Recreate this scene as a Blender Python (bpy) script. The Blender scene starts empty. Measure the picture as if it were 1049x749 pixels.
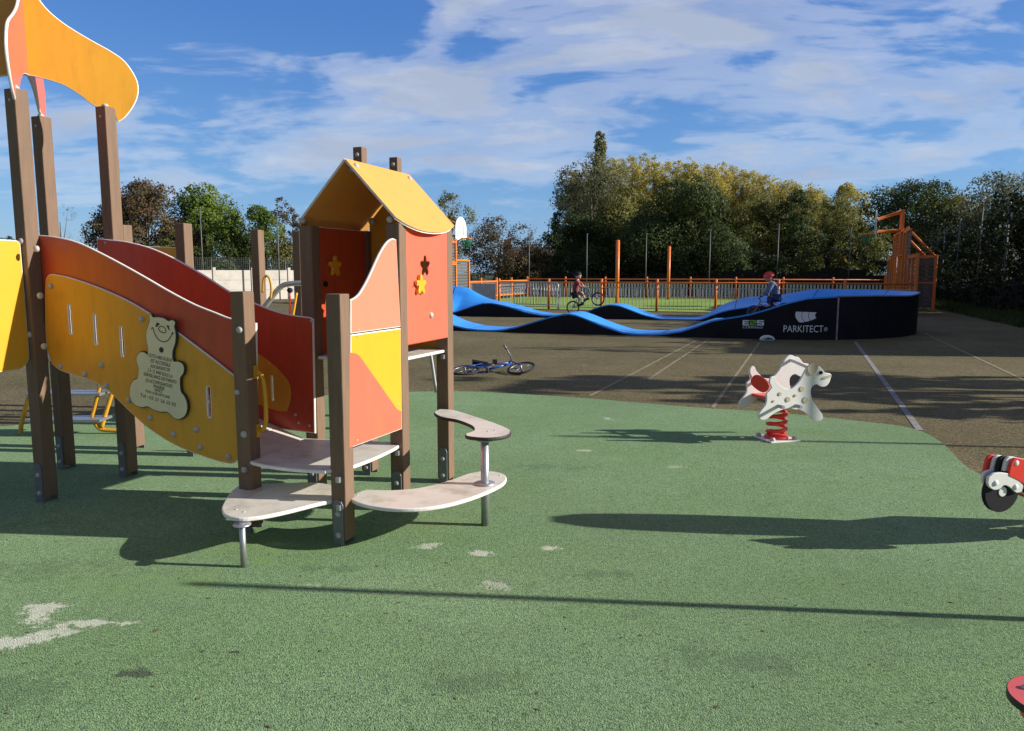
import bpy, bmesh, math, random
import numpy as np
from mathutils import Vector, Matrix, noise
random.seed(7)
SC = bpy.context.scene
COL = SC.collection
R = math.radians
PI = math.pi

# ------------------------------------------------------------------ camera model (pixels of the 1049x749 photograph -> rays)
F, CX, CY, CAMH = 775.0, 524.5, 374.5, 1.5
PITCH = math.atan((CY - 279.0) / F)
cp, sp = math.cos(PITCH), math.sin(PITCH)
CAM = Vector((0, 0, CAMH))
def ray(px, py):
    x = (px - CX) / F; u = (CY - py) / F
    return Vector((x, cp + sp * u, -sp + cp * u))
def G(px, py, z=0.0):
    d = ray(px, py); t = (z - CAMH) / d.z
    return Vector((d.x * t, d.y * t, z))
def at(px, py, Y):
    d = ray(px, py); t = Y / d.y
    return CAM + d * t
def proj(p):
    z = p[2] - CAMH
    f = p[1] * cp - z * sp; u = p[1] * sp + z * cp
    return (CX + F * p[0] / f, CY - F * u / f)
def zat(x, y, py):
    lo, hi = -1.0, 30.0
    for _ in range(50):
        m = (lo + hi) / 2
        if proj((x, y, m))[1] > py: lo = m
        else: hi = m
    return (lo + hi) / 2
def hit(px, py, o, n):
    d = ray(px, py); t = (Vector(o) - CAM).dot(n) / d.dot(n)
    return CAM + d * t

# ------------------------------------------------------------------ object helpers
def tag(o, label=None, cat=None, group=None, kind=None):
    if label: o['label'] = label
    if cat: o['category'] = cat
    if group: o['group'] = group
    if kind: o['kind'] = kind
    return o
def empty(name, loc, rot=(0, 0, 0)):
    o = bpy.data.objects.new(name, None); COL.objects.link(o)
    o.location = loc; o.rotation_euler = rot
    o.empty_display_size = 0.2
    return o
def link(name, me, parent=None, mats=None, world=False):
    me.name = name
    if mats:
        while len(me.materials): me.materials.pop()
        for m in (mats if isinstance(mats, (list, tuple)) else [mats]): me.materials.append(m)
    o = bpy.data.objects.new(name, me); COL.objects.link(o)
    if parent:
        o.parent = parent
        if world and parent.parent is None: o.location = -Vector(parent.location)
    return o
def copy_tree(o, parent=None):
    c = o.copy(); COL.objects.link(c)
    if parent: c.parent = parent
    for ch in list(o.children): copy_tree(ch, c)
    return c
def bevel(o, w=0.003, seg=2):
    m = o.modifiers.new('bevel', 'BEVEL'); m.width = w; m.segments = seg; m.limit_method = 'ANGLE'; m.angle_limit = R(40)
    return o

class MB:
    def __init__(s): s.v = []; s.f = []; s.m = []; s.sm = []
    def add(s, vs, fs, mi=0, smooth=False):
        n = len(s.v); s.v += [tuple(v) for v in vs]
        s.f += [tuple(i + n for i in f) for f in fs]; s.m += [mi] * len(fs); s.sm += [smooth] * len(fs)
    def box(s, c, size, rot=None, mi=0):
        M = rot if rot is not None else Matrix.Identity(3)
        h = [x / 2 for x in size]; c = Vector(c)
        vs = [c + M @ Vector((a * h[0], b_ * h[1], d * h[2])) for d in (-1, 1) for b_ in (-1, 1) for a in (-1, 1)]
        s.add(vs, [(0, 2, 3, 1), (4, 5, 7, 6), (0, 1, 5, 4), (2, 6, 7, 3), (0, 4, 6, 2), (1, 3, 7, 5)], mi)
    def tube(s, pts, r, n=10, mi=0, closed=False, caps=True):
        pts = [Vector(p) for p in pts]; k = len(pts)
        rr = r if isinstance(r, (list, tuple)) else [r] * k
        T = []
        for i in range(k):
            a = pts[(i - 1) % k] if (closed or i > 0) else pts[i]
            b_ = pts[(i + 1) % k] if (closed or i < k - 1) else pts[i]
            T.append((b_ - a).normalized())
        up = Vector((0, 0, 1)) if abs(T[0].z) < .9 else Vector((1, 0, 0))
        nrm = (up - T[0] * up.dot(T[0])).normalized()
        vs = []
        for i in range(k):
            nrm = nrm - T[i] * nrm.dot(T[i])
            nrm.normalize(); bi = T[i].cross(nrm)
            for j in range(n):
                a = 2 * PI * j / n
                vs.append(pts[i] + (nrm * math.cos(a) + bi * math.sin(a)) * rr[i])
        fs = []
        for i in range(k if closed else k - 1):
            i2 = (i + 1) % k
            for j in range(n):
                j2 = (j + 1) % n
                fs.append((i * n + j, i * n + j2, i2 * n + j2, i2 * n + j))
        s.add(vs, fs, mi, True)
        if caps and not closed:
            q = len(s.v) - k * n
            s.f.append(tuple(q + j for j in range(n))[::-1]); s.m.append(mi); s.sm.append(False)
            s.f.append(tuple(q + (k - 1) * n + j for j in range(n))); s.m.append(mi); s.sm.append(False)
    def lathe(s, prof, o=(0, 0, 0), M=None, n=16, mi=0):
        o = Vector(o); M = M or Matrix.Identity(3)
        vs = []
        for (r_, z) in prof:
            for j in range(n):
                a = 2 * PI * j / n
                vs.append(o + M @ Vector((r_ * math.cos(a), r_ * math.sin(a), z)))
        fs = []
        for i in range(len(prof) - 1):
            for j in range(n):
                j2 = (j + 1) % n
                fs.append((i * n + j, i * n + j2, (i + 1) * n + j2, (i + 1) * n + j))
        s.add(vs, fs, mi, True)
    def mesh(s, name='m'):
        me = bpy.data.meshes.new(name); me.from_pydata(s.v, [], s.f)
        me.polygons.foreach_set('material_index', s.m); me.polygons.foreach_set('use_smooth', s.sm)
        me.update(); return me
    def build(s, name, mats, parent=None, world=False):
        return link(name, s.mesh(name), parent, mats, world)

def smooth_pts(pts, closed=True, n=5, corner=48):
    k = len(pts); P = [Vector((p[0], p[1])) for p in pts] if len(pts[0]) == 2 else [Vector(p) for p in pts]
    def is_corner(i):
        if not closed and i in (0, k - 1): return True
        a = P[i] - P[(i - 1) % k]; b_ = P[(i + 1) % k] - P[i]
        if a.length < 1e-6 or b_.length < 1e-6: return False
        return math.degrees(a.angle(b_)) > corner
    co = [is_corner(i) for i in range(k)]
    out = []
    for i in range(k if closed else k - 1):
        p1, p2 = P[i], P[(i + 1) % k]
        t1 = (p2 - p1) * .5 if co[i] else (p2 - P[(i - 1) % k]) * .5
        t2 = (p2 - p1) * .5 if co[(i + 1) % k] else (P[(i + 2) % k] - p1) * .5
        L = (p2 - p1).length
        if t1.length > L: t1 = t1.normalized() * L
        if t2.length > L: t2 = t2.normalized() * L
        for q in range(n):
            t = q / n; h1 = 2*t**3-3*t*t+1; h2 = t**3-2*t*t+t; h3 = -2*t**3+3*t*t; h4 = t**3-t*t
            out.append(p1 * h1 + t1 * h2 + p2 * h3 + t2 * h4)
    if not closed: out.append(P[-1])
    return out

def curve_mesh(loops, thick, bev=0.0015):
    cu = bpy.data.curves.new('c', 'CURVE'); cu.dimensions = '2D'; cu.fill_mode = 'BOTH'
    for lp in loops:
        sp_ = cu.splines.new('POLY'); sp_.points.add(len(lp) - 1)
        for p, q in zip(sp_.points, lp): p.co = (q[0], q[1], 0, 1)
        sp_.use_cyclic_u = True
    cu.extrude = max(thick / 2 - bev, 0.0001); cu.bevel_depth = bev; cu.offset = -bev; cu.bevel_resolution = 1
    o = bpy.data.objects.new('c', cu); COL.objects.link(o)
    bpy.context.view_layer.update()
    me = bpy.data.meshes.new_from_object(o.evaluated_get(bpy.context.evaluated_depsgraph_get()))
    bpy.data.objects.remove(o); bpy.data.curves.remove(cu)
    return me
def panel(name, loops, o, U, V, thick, mats, parent=None, off=0.0, bev=None, world=True):
    if bev is None: bev = .0062 if thick > .012 else .0012
    """flat board: 2D loops (first the outline, then holes) in the frame o,U,V; faces mats[0], cut edge mats[1]"""
    me = curve_mesh(loops, thick, bev)
    for p in me.polygons:
        p.material_index = 0 if abs(p.normal.z) > .97 else 1; p.use_smooth = False
    N = U.cross(V)
    M = Matrix((U, V, N)).transposed().to_4x4(); M.translation = Vector(o) + N * off
    me.transform(M)
    return link(name, me, parent, mats, world)
def text_mesh(txt, size, depth=0.001, align='CENTER', xscale=1.0):
    cu = bpy.data.curves.new('t', 'FONT'); cu.body = txt; cu.size = size; cu.align_x = align; cu.extrude = depth
    cu.resolution_u = 3
    o = bpy.data.objects.new('t', cu); COL.objects.link(o); bpy.context.view_layer.update()
    me = bpy.data.meshes.new_from_object(o.evaluated_get(bpy.context.evaluated_depsgraph_get()))
    bpy.data.objects.remove(o); bpy.data.curves.remove(cu)
    for v in me.vertices: v.co.x *= xscale
    return me
def skin_mesh(joints, edges, root=0, sub=2):
    """joints: (xyz, radius) ; grown with a skin modifier into one continuous body"""
    me = bpy.data.meshes.new('s'); me.from_pydata([j[0] for j in joints], edges, [])
    o = bpy.data.objects.new('s', me); COL.objects.link(o)
    o.modifiers.new('skin', 'SKIN')
    for i, j in enumerate(joints):
        d = me.skin_vertices[0].data[i]; r_ = j[1]
        d.radius = (r_, r_) if not isinstance(r_, tuple) else r_
        d.use_root = (i == root)
    ss = o.modifiers.new('sub', 'SUBSURF'); ss.levels = sub; ss.render_levels = sub
    bpy.context.view_layer.update()
    m2 = bpy.data.meshes.new_from_object(o.evaluated_get(bpy.context.evaluated_depsgraph_get()))
    bpy.data.objects.remove(o); bpy.data.meshes.remove(me)
    for p in m2.polygons: p.use_smooth = True
    return m2

# ------------------------------------------------------------------ materials
def nodes_of(m):
    m.use_nodes = True; nt = m.node_tree; return nt, nt.nodes, nt.links
def mat(name, col, rough=0.5, metal=0.0, var=0.12, scale=6.0, stretch=(1, 1, 1), bump=0.0, bscale=60.0, dirt=None, dirt_amt=0.0, dscale=3.0, spec=0.5, dpos=(.5, .72)):
    """plain procedural material: colour varied by noise, optional dirt tint and bump"""
    m = bpy.data.materials.new(name); nt, N, L = nodes_of(m)
    b = N['Principled BSDF']; b.inputs['Roughness'].default_value = rough; b.inputs['Metallic'].default_value = metal
    b.inputs['Specular IOR Level'].default_value = spec
    tc = N.new('ShaderNodeTexCoord'); mp = N.new('ShaderNodeMapping'); mp.inputs['Scale'].default_value = stretch
    L.new(tc.outputs['Object'], mp.inputs['Vector'])
    nz = N.new('ShaderNodeTexNoise'); nz.inputs['Scale'].default_value = scale; nz.inputs['Detail'].default_value = 6; nz.inputs['Roughness'].default_value = .65
    L.new(mp.outputs[0], nz.inputs['Vector'])
    cr = N.new('ShaderNodeValToRGB'); e = cr.color_ramp.elements
    e[0].position = .3; e[1].position = .7
    e[0].color = (*[max(0, c * (1 - var)) for c in col], 1); e[1].color = (*[min(1, c * (1 + var)) for c in col], 1)
    L.new(nz.outputs['Fac'], cr.inputs['Fac'])
    out = cr.outputs['Color']
    if dirt:
        n2 = N.new('ShaderNodeTexNoise'); n2.inputs['Scale'].default_value = dscale; n2.inputs['Detail'].default_value = 8; n2.inputs['Roughness'].default_value = .7
        L.new(mp.outputs[0], n2.inputs['Vector'])
        r2 = N.new('ShaderNodeValToRGB'); r2.color_ramp.elements[0].position, r2.color_ramp.elements[1].position = dpos
        L.new(n2.outputs['Fac'], r2.inputs['Fac'])
        mu = N.new('ShaderNodeMath'); mu.operation = 'MULTIPLY'; mu.inputs[1].default_value = dirt_amt
        L.new(r2.outputs['Color'], mu.inputs[0])
        mx = N.new('ShaderNodeMixRGB'); mx.inputs[2].default_value = (*dirt, 1)
        L.new(mu.outputs[0], mx.inputs[0]); L.new(out, mx.inputs[1]); out = mx.outputs[0]
    L.new(out, b.inputs['Base Color'])
    if bump > 0:
        n3 = N.new('ShaderNodeTexNoise'); n3.inputs['Scale'].default_value = bscale; n3.inputs['Detail'].default_value = 4
        L.new(mp.outputs[0], n3.inputs['Vector'])
        bp = N.new('ShaderNodeBump'); bp.inputs['Strength'].default_value = bump; bp.inputs['Distance'].default_value = .01
        L.new(n3.outputs['Fac'], bp.inputs['Height']); L.new(bp.outputs[0], b.inputs['Normal'])
    return m

M_post = mat('post_brown', (.190, .115, .070), .72, var=.12, scale=9, stretch=(6, 6, .6), bump=.25, bscale=40, dirt=(.12, .082, .055), dirt_amt=.6, dscale=2.5)
M_posttop = M_post
M_yel = mat('board_yellow', (.68, .33, .028), .32, var=.05, scale=5, dirt=(.40, .19, .03), dirt_amt=.42, dscale=4, stretch=(3, 3, .8))
M_yel2 = mat('board_bright_yellow', (.78, .38, .025), .36, var=.04, scale=5, dirt=(.5, .33, .05), dirt_amt=.3, dscale=4, stretch=(2, 2, .8))
M_roof = mat('roof_yellow', (.74, .35, .07), .5, var=.05, scale=7, dirt=(.45, .30, .1), dirt_amt=.3, dscale=5)
M_org = mat('board_orange', (.78, .145, .085), .40, var=.05, scale=5, dirt=(.5, .17, .07), dirt_amt=.35, dscale=4, stretch=(2, 2, .7))
M_pink = mat('board_salmon', (.74, .225, .135), .45, var=.05, scale=5, dirt=(.5, .2, .12), dirt_amt=.3, dscale=4, stretch=(2, 2, .7))
M_red = mat('board_red', (.52, .072, .030), .33, var=.1, scale=5, dirt=(.28, .055, .03), dirt_amt=.45, dscale=4, stretch=(2.5, 2.5, .7))
M_edge = mat('board_cut_edge', (.80, .75, .70), .6, var=.1, scale=20)
M_edged = mat('board_dark_edge', (.03, .027, .025), .6, var=.1, scale=20)
M_bench = mat('bench_white', (.66, .62, .53), .45, var=.07, scale=9, dirt=(.30, .25, .19), dirt_amt=.65, dscale=5)
M_bear = mat('plaque_cream', (.72, .68, .46), .5, var=.05, scale=10, dirt=(.4, .42, .28), dirt_amt=.3)
M_ink = mat('engraved_ink', (.03, .03, .025), .7, var=.1)
M_steel = mat('galvanised_steel', (.42, .43, .45), .42, .75, var=.12, scale=30)
M_plate = mat('grey_plate', (.19, .20, .22), .5, .5, var=.12, scale=30)
M_bolt = mat('bolt_cap', (.45, .43, .40), .5, var=.06, scale=60)
M_black = mat('black_plastic', (.013, .013, .016), .6, var=.15, spec=.2)
M_ytube = mat('yellow_paint', (.66, .33, .02), .38, var=.06)
M_white = mat('white_board', (.74, .73, .70), .45, var=.04, dirt=(.55, .54, .5), dirt_amt=.15, dscale=9)
M_beige = mat('beige_spot', (.50, .43, .30), .5, var=.05)
M_redp = mat('red_paint', (.74, .045, .028), .35, var=.07, scale=12)
M_orp = mat('orange_paint', (.78, .19, .028), .45, var=.1, scale=4, dirt=(.3, .09, .03), dirt_amt=.3)
M_greymesh = mat('grey_panel', (.10, .10, .105), .6, var=.15)
M_slat = mat('grey_slat', (.42, .43, .43), .6, var=.2, scale=3)
M_blue = mat('track_blue', (.035, .31, .90), .45, var=.12, scale=2.5, dirt=(.03, .14, .45), dirt_amt=.35, dscale=1.2)
M_skirt = mat('track_skirt', (.008, .008, .012), .6, var=.3, scale=2, dirt=(.022, .021, .022), dirt_amt=.4, dscale=1.5, spec=.2)
M_sign = mat('white_print', (.78, .79, .82), .5, var=.02)
M_signg = mat('green_print', (.16, .50, .06), .5, var=.02)
M_tyre = mat('tyre', (.018, .018, .018), .8, var=.2)
M_bikeblue = mat('bike_blue', (.015, .065, .28), .3, var=.1)
M_bikegrey = mat('bike_grey', (.10, .11, .13), .35, .3, var=.1)
M_bikeorange = mat('bike_orange', (.45, .12, .05), .35, var=.1)
M_skin = mat('skin', (.55, .32, .22), .55, var=.06)
M_hair = mat('hair', (.06, .035, .02), .7, var=.2)
M_shirt = mat('red_shirt', (.26, .035, .03), .8, var=.15)
M_short = mat('dark_shorts', (.022, .02, .025), .8, var=.15)
M_hood = mat('blue_grey_hoodie', (.11, .15, .25), .85, var=.2, scale=9)
M_trou = mat('navy_trousers', (.03, .045, .10), .85, var=.2)
M_conc = mat('concrete_panel', (.62, .58, .50), .8, var=.08, scale=3, dirt=(.34, .31, .27), dirt_amt=.5, dscale=1.2, bump=.1)
M_wire = mat('wire', (.14, .15, .15), .5, .6, var=.1)
M_bark = mat('bark', (.10, .075, .055), .9, var=.3, scale=8, stretch=(1, 1, .3), bump=.5, bscale=12)
M_brick = mat('brick', (.25, .12, .08), .9, var=.2)
M_tile = mat('roof_tile', (.07, .05, .045), .9, var=.25)

def leaf_mat(name, c1, c2, c3=None, scale=.35):
    m = bpy.data.materials.new(name); nt, N, L = nodes_of(m)
    b = N['Principled BSDF']; b.inputs['Roughness'].default_value = .55; b.inputs['Specular IOR Level'].default_value = .15
    g = N.new('ShaderNodeNewGeometry'); tc = N.new('ShaderNodeTexCoord')
    nz = N.new('ShaderNodeTexNoise'); nz.inputs['Scale'].default_value = scale; nz.inputs['Detail'].default_value = 3
    L.new(tc.outputs['Object'], nz.inputs['Vector'])
    ad = N.new('ShaderNodeMath'); ad.operation = 'MULTIPLY_ADD'; ad.inputs[1].default_value = .45
    L.new(g.outputs['Random Per Island'], ad.inputs[0])
    mu = N.new('ShaderNodeMath'); mu.operation = 'MULTIPLY_ADD'; mu.inputs[1].default_value = 1.6; mu.inputs[2].default_value = -.52
    L.new(nz.outputs['Fac'], mu.inputs[0]); L.new(mu.outputs[0], ad.inputs[2])
    cr = N.new('ShaderNodeValToRGB'); e = cr.color_ramp.elements; e[0].position = .1; e[1].position = .9
    e[0].color = (*c1, 1); e[1].color = (*c2, 1)
    if c3: x = e.new(.97); x.color = (*c3, 1); e[1].position = .75
    L.new(ad.outputs[0], cr.inputs['Fac']); L.new(cr.outputs[0], b.inputs['Base Color'])
    tr = N.new('ShaderNodeBsdfTranslucent'); L.new(cr.outputs[0], tr.inputs['Color'])
    mx = N.new('ShaderNodeMixShader'); mx.inputs[0].default_value = .38
    L.new(b.outputs[0], mx.inputs[1]); L.new(tr.outputs[0], mx.inputs[2])
    L.new(mx.outputs[0], N['Material Output'].inputs['Surface'])
    return m
ML_green = leaf_mat('leaf_green', (.06, .105, .022), (.24, .32, .055))
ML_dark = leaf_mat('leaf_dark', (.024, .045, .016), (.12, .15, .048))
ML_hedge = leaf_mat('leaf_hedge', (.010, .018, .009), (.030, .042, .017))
ML_gold = leaf_mat('leaf_gold', (.30, .28, .065), (.62, .51, .13), scale=.18)
ML_mix = leaf_mat('leaf_mixed', (.07, .09, .028), (.30, .28, .085))
ML_rust = leaf_mat('leaf_rust', (.06, .058, .028), (.18, .13, .07), (.30, .14, .07))
ML_silver = leaf_mat('leaf_silver', (.07, .085, .045), (.25, .25, .14))
CLO1 = (1.3, 2.2, 0); SKYT = (.95, 1.0, 1.05, 1); EXPO = .5
# ------------------------------------------------------------------ ground
def ground_sheet(name, pts, z, m, sub=None):
    me = bpy.data.meshes.new(name)
    bm = bmesh.new(); vs = [bm.verts.new((p[0], p[1], z)) for p in pts]; f = bm.faces.new(vs)
    if f.normal.z < 0: f.normal_flip()
    bm.normal_update()
    if f.normal.z < 0: f.normal_flip()
    bm.to_mesh(me); bm.free()
    o = link(name, me, None, m); return tag(o, kind='structure')

def granule_mat(name, ca, cb, cdark, gscale, bump, big=None, stains=(), sheen=0.0, chips=.35):
    m = bpy.data.materials.new(name); nt, N, L = nodes_of(m); b = N['Principled BSDF']
    b.inputs['Roughness'].default_value = .9; b.inputs['Specular IOR Level'].default_value = .2
    if sheen: b.inputs['Sheen Weight'].default_value = sheen; b.inputs['Sheen Roughness'].default_value = .45; b.inputs['Sheen Tint'].default_value = (.62, .9, .55, 1)
    tc = N.new('ShaderNodeTexCoord'); P = tc.outputs['Object']
    def noise_(sc, det=4, rough=.6, vec=None):
        n = N.new('ShaderNodeTexNoise'); n.inputs['Scale'].default_value = sc; n.inputs['Detail'].default_value = det; n.inputs['Roughness'].default_value = rough
        L.new(vec or P, n.inputs['Vector']); return n.outputs['Fac']
    def ramp(src, p0, p1, c0=(0, 0, 0), c1=(1, 1, 1)):
        r_ = N.new('ShaderNodeValToRGB'); r_.color_ramp.elements[0].position = p0; r_.color_ramp.elements[1].position = p1
        r_.color_ramp.elements[0].color = (*c0, 1); r_.color_ramp.elements[1].color = (*c1, 1); L.new(src, r_.inputs[0]); return r_.outputs[0]
    def mix(fac, a, c, mode='MIX'):
        x = N.new('ShaderNodeMixRGB'); x.blend_type = mode
        if isinstance(fac, float): x.inputs[0].default_value = fac
        else: L.new(fac, x.inputs[0])
        for i, q in ((1, a), (2, c)):
            if isinstance(q, tuple): x.inputs[i].default_value = (*q, 1)
            else: L.new(q, x.inputs[i])
        return x.outputs[0]
    def mul(a, k):
        x = N.new('ShaderNodeMath'); x.operation = 'MULTIPLY'; L.new(a, x.inputs[0])
        if isinstance(k, float): x.inputs[1].default_value = k
        else: L.new(k, x.inputs[1])
        return x.outputs[0]
    base = mix(ramp(noise_(.55, 5), .35, .65), ca, cb)
    if big: base = mix(mul(ramp(noise_(.9, 7, .7), .48, .68), big[1]), base, big[0])
    vo = N.new('ShaderNodeTexVoronoi'); vo.inputs['Scale'].default_value = gscale; L.new(P, vo.inputs['Vector'])
    cell = N.new('ShaderNodeSeparateColor'); L.new(vo.outputs['Color'], cell.inputs[0])
    base = mix(mul(ramp(cell.outputs[0], .50, .95), .85), base, cdark)
    base = mix(mul(ramp(cell.outputs[1], .72, 1.0), chips), base, tuple(min(1, c * 2.1) for c in ca))
    base = mix(mul(ramp(noise_(60, 3), .46, .72), .48), base, cdark)
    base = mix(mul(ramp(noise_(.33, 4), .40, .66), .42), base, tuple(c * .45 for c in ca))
    base = mix(mul(ramp(noise_(4.5, 6, .7), .55, .8), .40), base, cdark)
    # worn / stained spots with their own ragged outlines
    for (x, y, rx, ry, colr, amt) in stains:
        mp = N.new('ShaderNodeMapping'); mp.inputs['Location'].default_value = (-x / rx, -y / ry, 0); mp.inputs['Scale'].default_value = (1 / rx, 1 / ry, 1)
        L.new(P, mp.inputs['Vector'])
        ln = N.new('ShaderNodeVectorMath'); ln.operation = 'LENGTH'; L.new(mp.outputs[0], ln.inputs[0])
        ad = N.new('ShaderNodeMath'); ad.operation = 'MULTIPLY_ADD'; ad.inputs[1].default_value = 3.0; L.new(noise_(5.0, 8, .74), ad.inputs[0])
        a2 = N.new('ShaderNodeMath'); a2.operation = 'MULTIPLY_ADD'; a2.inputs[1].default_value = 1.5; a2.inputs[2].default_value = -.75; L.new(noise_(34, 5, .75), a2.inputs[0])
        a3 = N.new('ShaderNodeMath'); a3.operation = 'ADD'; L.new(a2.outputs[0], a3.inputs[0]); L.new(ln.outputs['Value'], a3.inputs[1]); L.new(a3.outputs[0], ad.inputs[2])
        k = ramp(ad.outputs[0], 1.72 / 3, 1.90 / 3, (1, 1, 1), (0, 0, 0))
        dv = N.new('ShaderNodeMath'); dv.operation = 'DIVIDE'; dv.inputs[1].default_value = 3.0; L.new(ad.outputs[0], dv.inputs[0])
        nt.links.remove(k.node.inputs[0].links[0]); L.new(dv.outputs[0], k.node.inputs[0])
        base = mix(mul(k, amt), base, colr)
    L.new(base, b.inputs['Base Color'])
    bp = N.new('ShaderNodeBump'); bp.inputs['Strength'].default_value = bump; bp.inputs['Distance'].default_value = .004
    L.new(vo.outputs['Distance'], bp.inputs['Height']); L.new(bp.outputs[0], b.inputs['Normal'])
    return m

def st(px, py, rx, ry, col, amt):
    g = G(px, py); return (g.x, g.y, rx, ry, col, amt)
PALE = (.56, .55, .46)
stains = [st(10, 662, .46, .17, PALE, .9), st(38, 634, .24, .22, PALE, .9), st(100, 641, .40, .075, PALE, .85), st(60, 650, .2, .05, PALE, .7), st(440, 563, .16, .12, PALE, .75),
          st(490, 569, .13, .06, PALE, .8), st(563, 564, .12, .08, PALE, .8), st(515, 603, .15, .12, PALE, .5), st(310, 602, .4, .06, PALE, .5), st(285, 560, .22, .08, PALE, .5),
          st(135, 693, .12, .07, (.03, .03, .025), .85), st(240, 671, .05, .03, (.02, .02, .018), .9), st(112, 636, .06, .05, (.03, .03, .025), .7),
          st(600, 463, .16, .09, PALE, .6), st(625, 430, .22, .16, PALE, .5), st(690, 480, .15, .08, PALE, .35),
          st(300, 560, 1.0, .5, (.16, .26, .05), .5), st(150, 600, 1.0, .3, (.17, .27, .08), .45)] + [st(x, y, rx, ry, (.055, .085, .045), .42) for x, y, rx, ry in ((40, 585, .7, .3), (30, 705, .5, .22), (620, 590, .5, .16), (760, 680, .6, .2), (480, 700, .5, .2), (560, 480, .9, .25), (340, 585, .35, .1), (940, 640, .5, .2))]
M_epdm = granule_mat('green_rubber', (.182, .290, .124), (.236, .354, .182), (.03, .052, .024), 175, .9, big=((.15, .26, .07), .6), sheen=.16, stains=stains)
M_asph = granule_mat('old_asphalt', (.165, .130, .062), (.206, .168, .090), (.035, .030, .018), 70, .9, big=((.108, .118, .030), .95), chips=.75)
M_grass = granule_mat('rough_grass', (.05, .075, .022), (.075, .09, .03), (.018, .028, .01), 30, .8, big=((.09, .085, .035), .5))
M_turf = granule_mat('pitch_turf', (.25, .38, .06), (.30, .42, .09), (.12, .20, .03), 40, .3)
M_line = mat('worn_line_paint', (.27, .225, .15), .9, var=.25, scale=30, dirt=(.21, .148, .072), dirt_amt=.96, dscale=9, dpos=(.40, .60))
M_lineb = mat('worn_blue_line', (.24, .235, .26), .9, var=.25, scale=30, dirt=(.2, .15, .09), dirt_amt=.92, dscale=9, dpos=(.42, .62))

ground_sheet('grass_ground', [(-900, -60), (900, -60), (900, 2500), (-900, 2500)], -.012, M_grass)
ground_sheet('asphalt', [(-30, -12), (12.5, -12), (13.2, 6), (15.3, 20), (18.4, 29), (24.5, 46), (-22, 46), (-30, 46)], 0.0, M_asph)
edge = [(-220, 446), (-100, 443), (0, 438), (60, 432), (160, 420), (300, 408), (420, 402.5), (480, 402), (540, 405), (600, 409), (660, 414), (720, 419), (780, 422.5), (830, 427), (880, 432.5), (925, 438), (948, 445), (966, 456), (980, 470), (992, 481), (1010, 490), (1035, 496), (1080, 502), (1180, 512)]
ep = [G(*p).xy for p in edge]
ep = [Vector((p.x, p.y)) for p in smooth_pts([(p.x, p.y) for p in ep], closed=False, n=6, corner=80)]
pts = [(p.x, p.y) for p in ep] + [(6.0, 4.2), (6.0, -6), (-9, -6), (-9, ep[0].y)]
def thick_sheet(name, pts, z, m):
    me = bpy.data.meshes.new(name); bm = bmesh.new()
    vs = [bm.verts.new((p[0], p[1], z)) for p in pts]; lo = [bm.verts.new((p[0], p[1], -.006)) for p in pts]
    f = bm.faces.new(vs); bm.normal_update()
    if f.normal.z < 0: f.normal_flip()
    for i in range(len(pts)):
        j = (i + 1) % len(pts); bm.faces.new((vs[i], vs[j], lo[j], lo[i]))
    bmesh.ops.recalc_face_normals(bm, faces=bm.faces); bm.to_mesh(me); bm.free()
    return tag(link(name, me, None, m), kind='structure')
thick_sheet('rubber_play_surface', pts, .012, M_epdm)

def line_on_ground(a, b_, w, m, n=1):
    a, b_ = G(*a), G(*b_); d = (b_ - a).normalized(); s = Vector((-d.y, d.x, 0)) * w / 2
    o = ground_sheet('painted_line', [a - s, b_ - s, b_ + s, a + s], .004, m); return o
line_on_ground((604, 406), (716, 347.5), .045, M_line)
line_on_ground((664, 389), (727, 347), .045, M_line)
line_on_ground((730, 418), (778, 351), .045, M_line)
line_on_ground((942, 441), (876, 350), .065, M_lineb)
line_on_ground((946, 341), (1090, 409), .05, M_line)
line_on_ground((560, 366), (760, 366.5), .05, M_line)

# ------------------------------------------------------------------ play structure
PH = R(20.4)
r = Vector((math.cos(PH), -math.sin(PH), 0)); b = Vector((math.sin(PH), math.cos(PH), 0)); UP = Vector((0, 0, 1))
E0 = Vector((-.931, 4.048, 0)); S = .624; T1 = .653; T2 = 1.319; LL = 1.648
ROT = Matrix((r, b, UP)).transposed()
def W(i, j, z=0.0): return E0 + r * i + b * j + UP * z
def row(j, px_pts, off=0.0):
    """pixel outline -> 2D outline on the vertical plane of row j (off: towards the front)"""
    o = W(0, j) - b * off
    return [((h := hit(x, y, o, b)) - W(0, j)).dot(r) for x, y in px_pts], [hit(x, y, o, b).z for x, y in px_pts]
def rowpts(j, px_pts, off=0.0): return list(zip(*row(j, px_pts, off)))
def colpts(i, px_pts, off=0.0):
    o = W(i, 0) + r * off
    return [((hit(x, y, o, r) - W(i, 0)).dot(b), hit(x, y, o, r).z) for x, y in px_pts]
PW = .092
play = empty('play_structure', W(-1.2, .3))
tag(play, 'orange, red and yellow climbing house with gable roof, sloped bridge and tall canopy tower', 'playground')
def pl(o): return o
mb = MB(); mb.lathe([(0, .011), (.008, .0105), (.014, .007), (.0165, .001), (.0165, -.006), (0, -.006)], n=14)
bolt_me = mb.mesh('bolt')
def bolt(p, n, parent, world=True, m=M_bolt, s=1.0, ):
    o = link('bolt', bolt_me, parent, None)
    if not bolt_me.materials: bolt_me.materials.append(M_bolt)
    n = Vector(n).normalized()
    o.matrix_local = Matrix.Translation(Vector(p) - (Vector(play_origin(parent)))) @ n.to_track_quat('Z', 'Y').to_matrix().to_4x4() @ Matrix.Scale(s, 4)
    return o
def play_origin(p):
    return p.location if p.parent is None else Vector((0, 0, 0))
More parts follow.
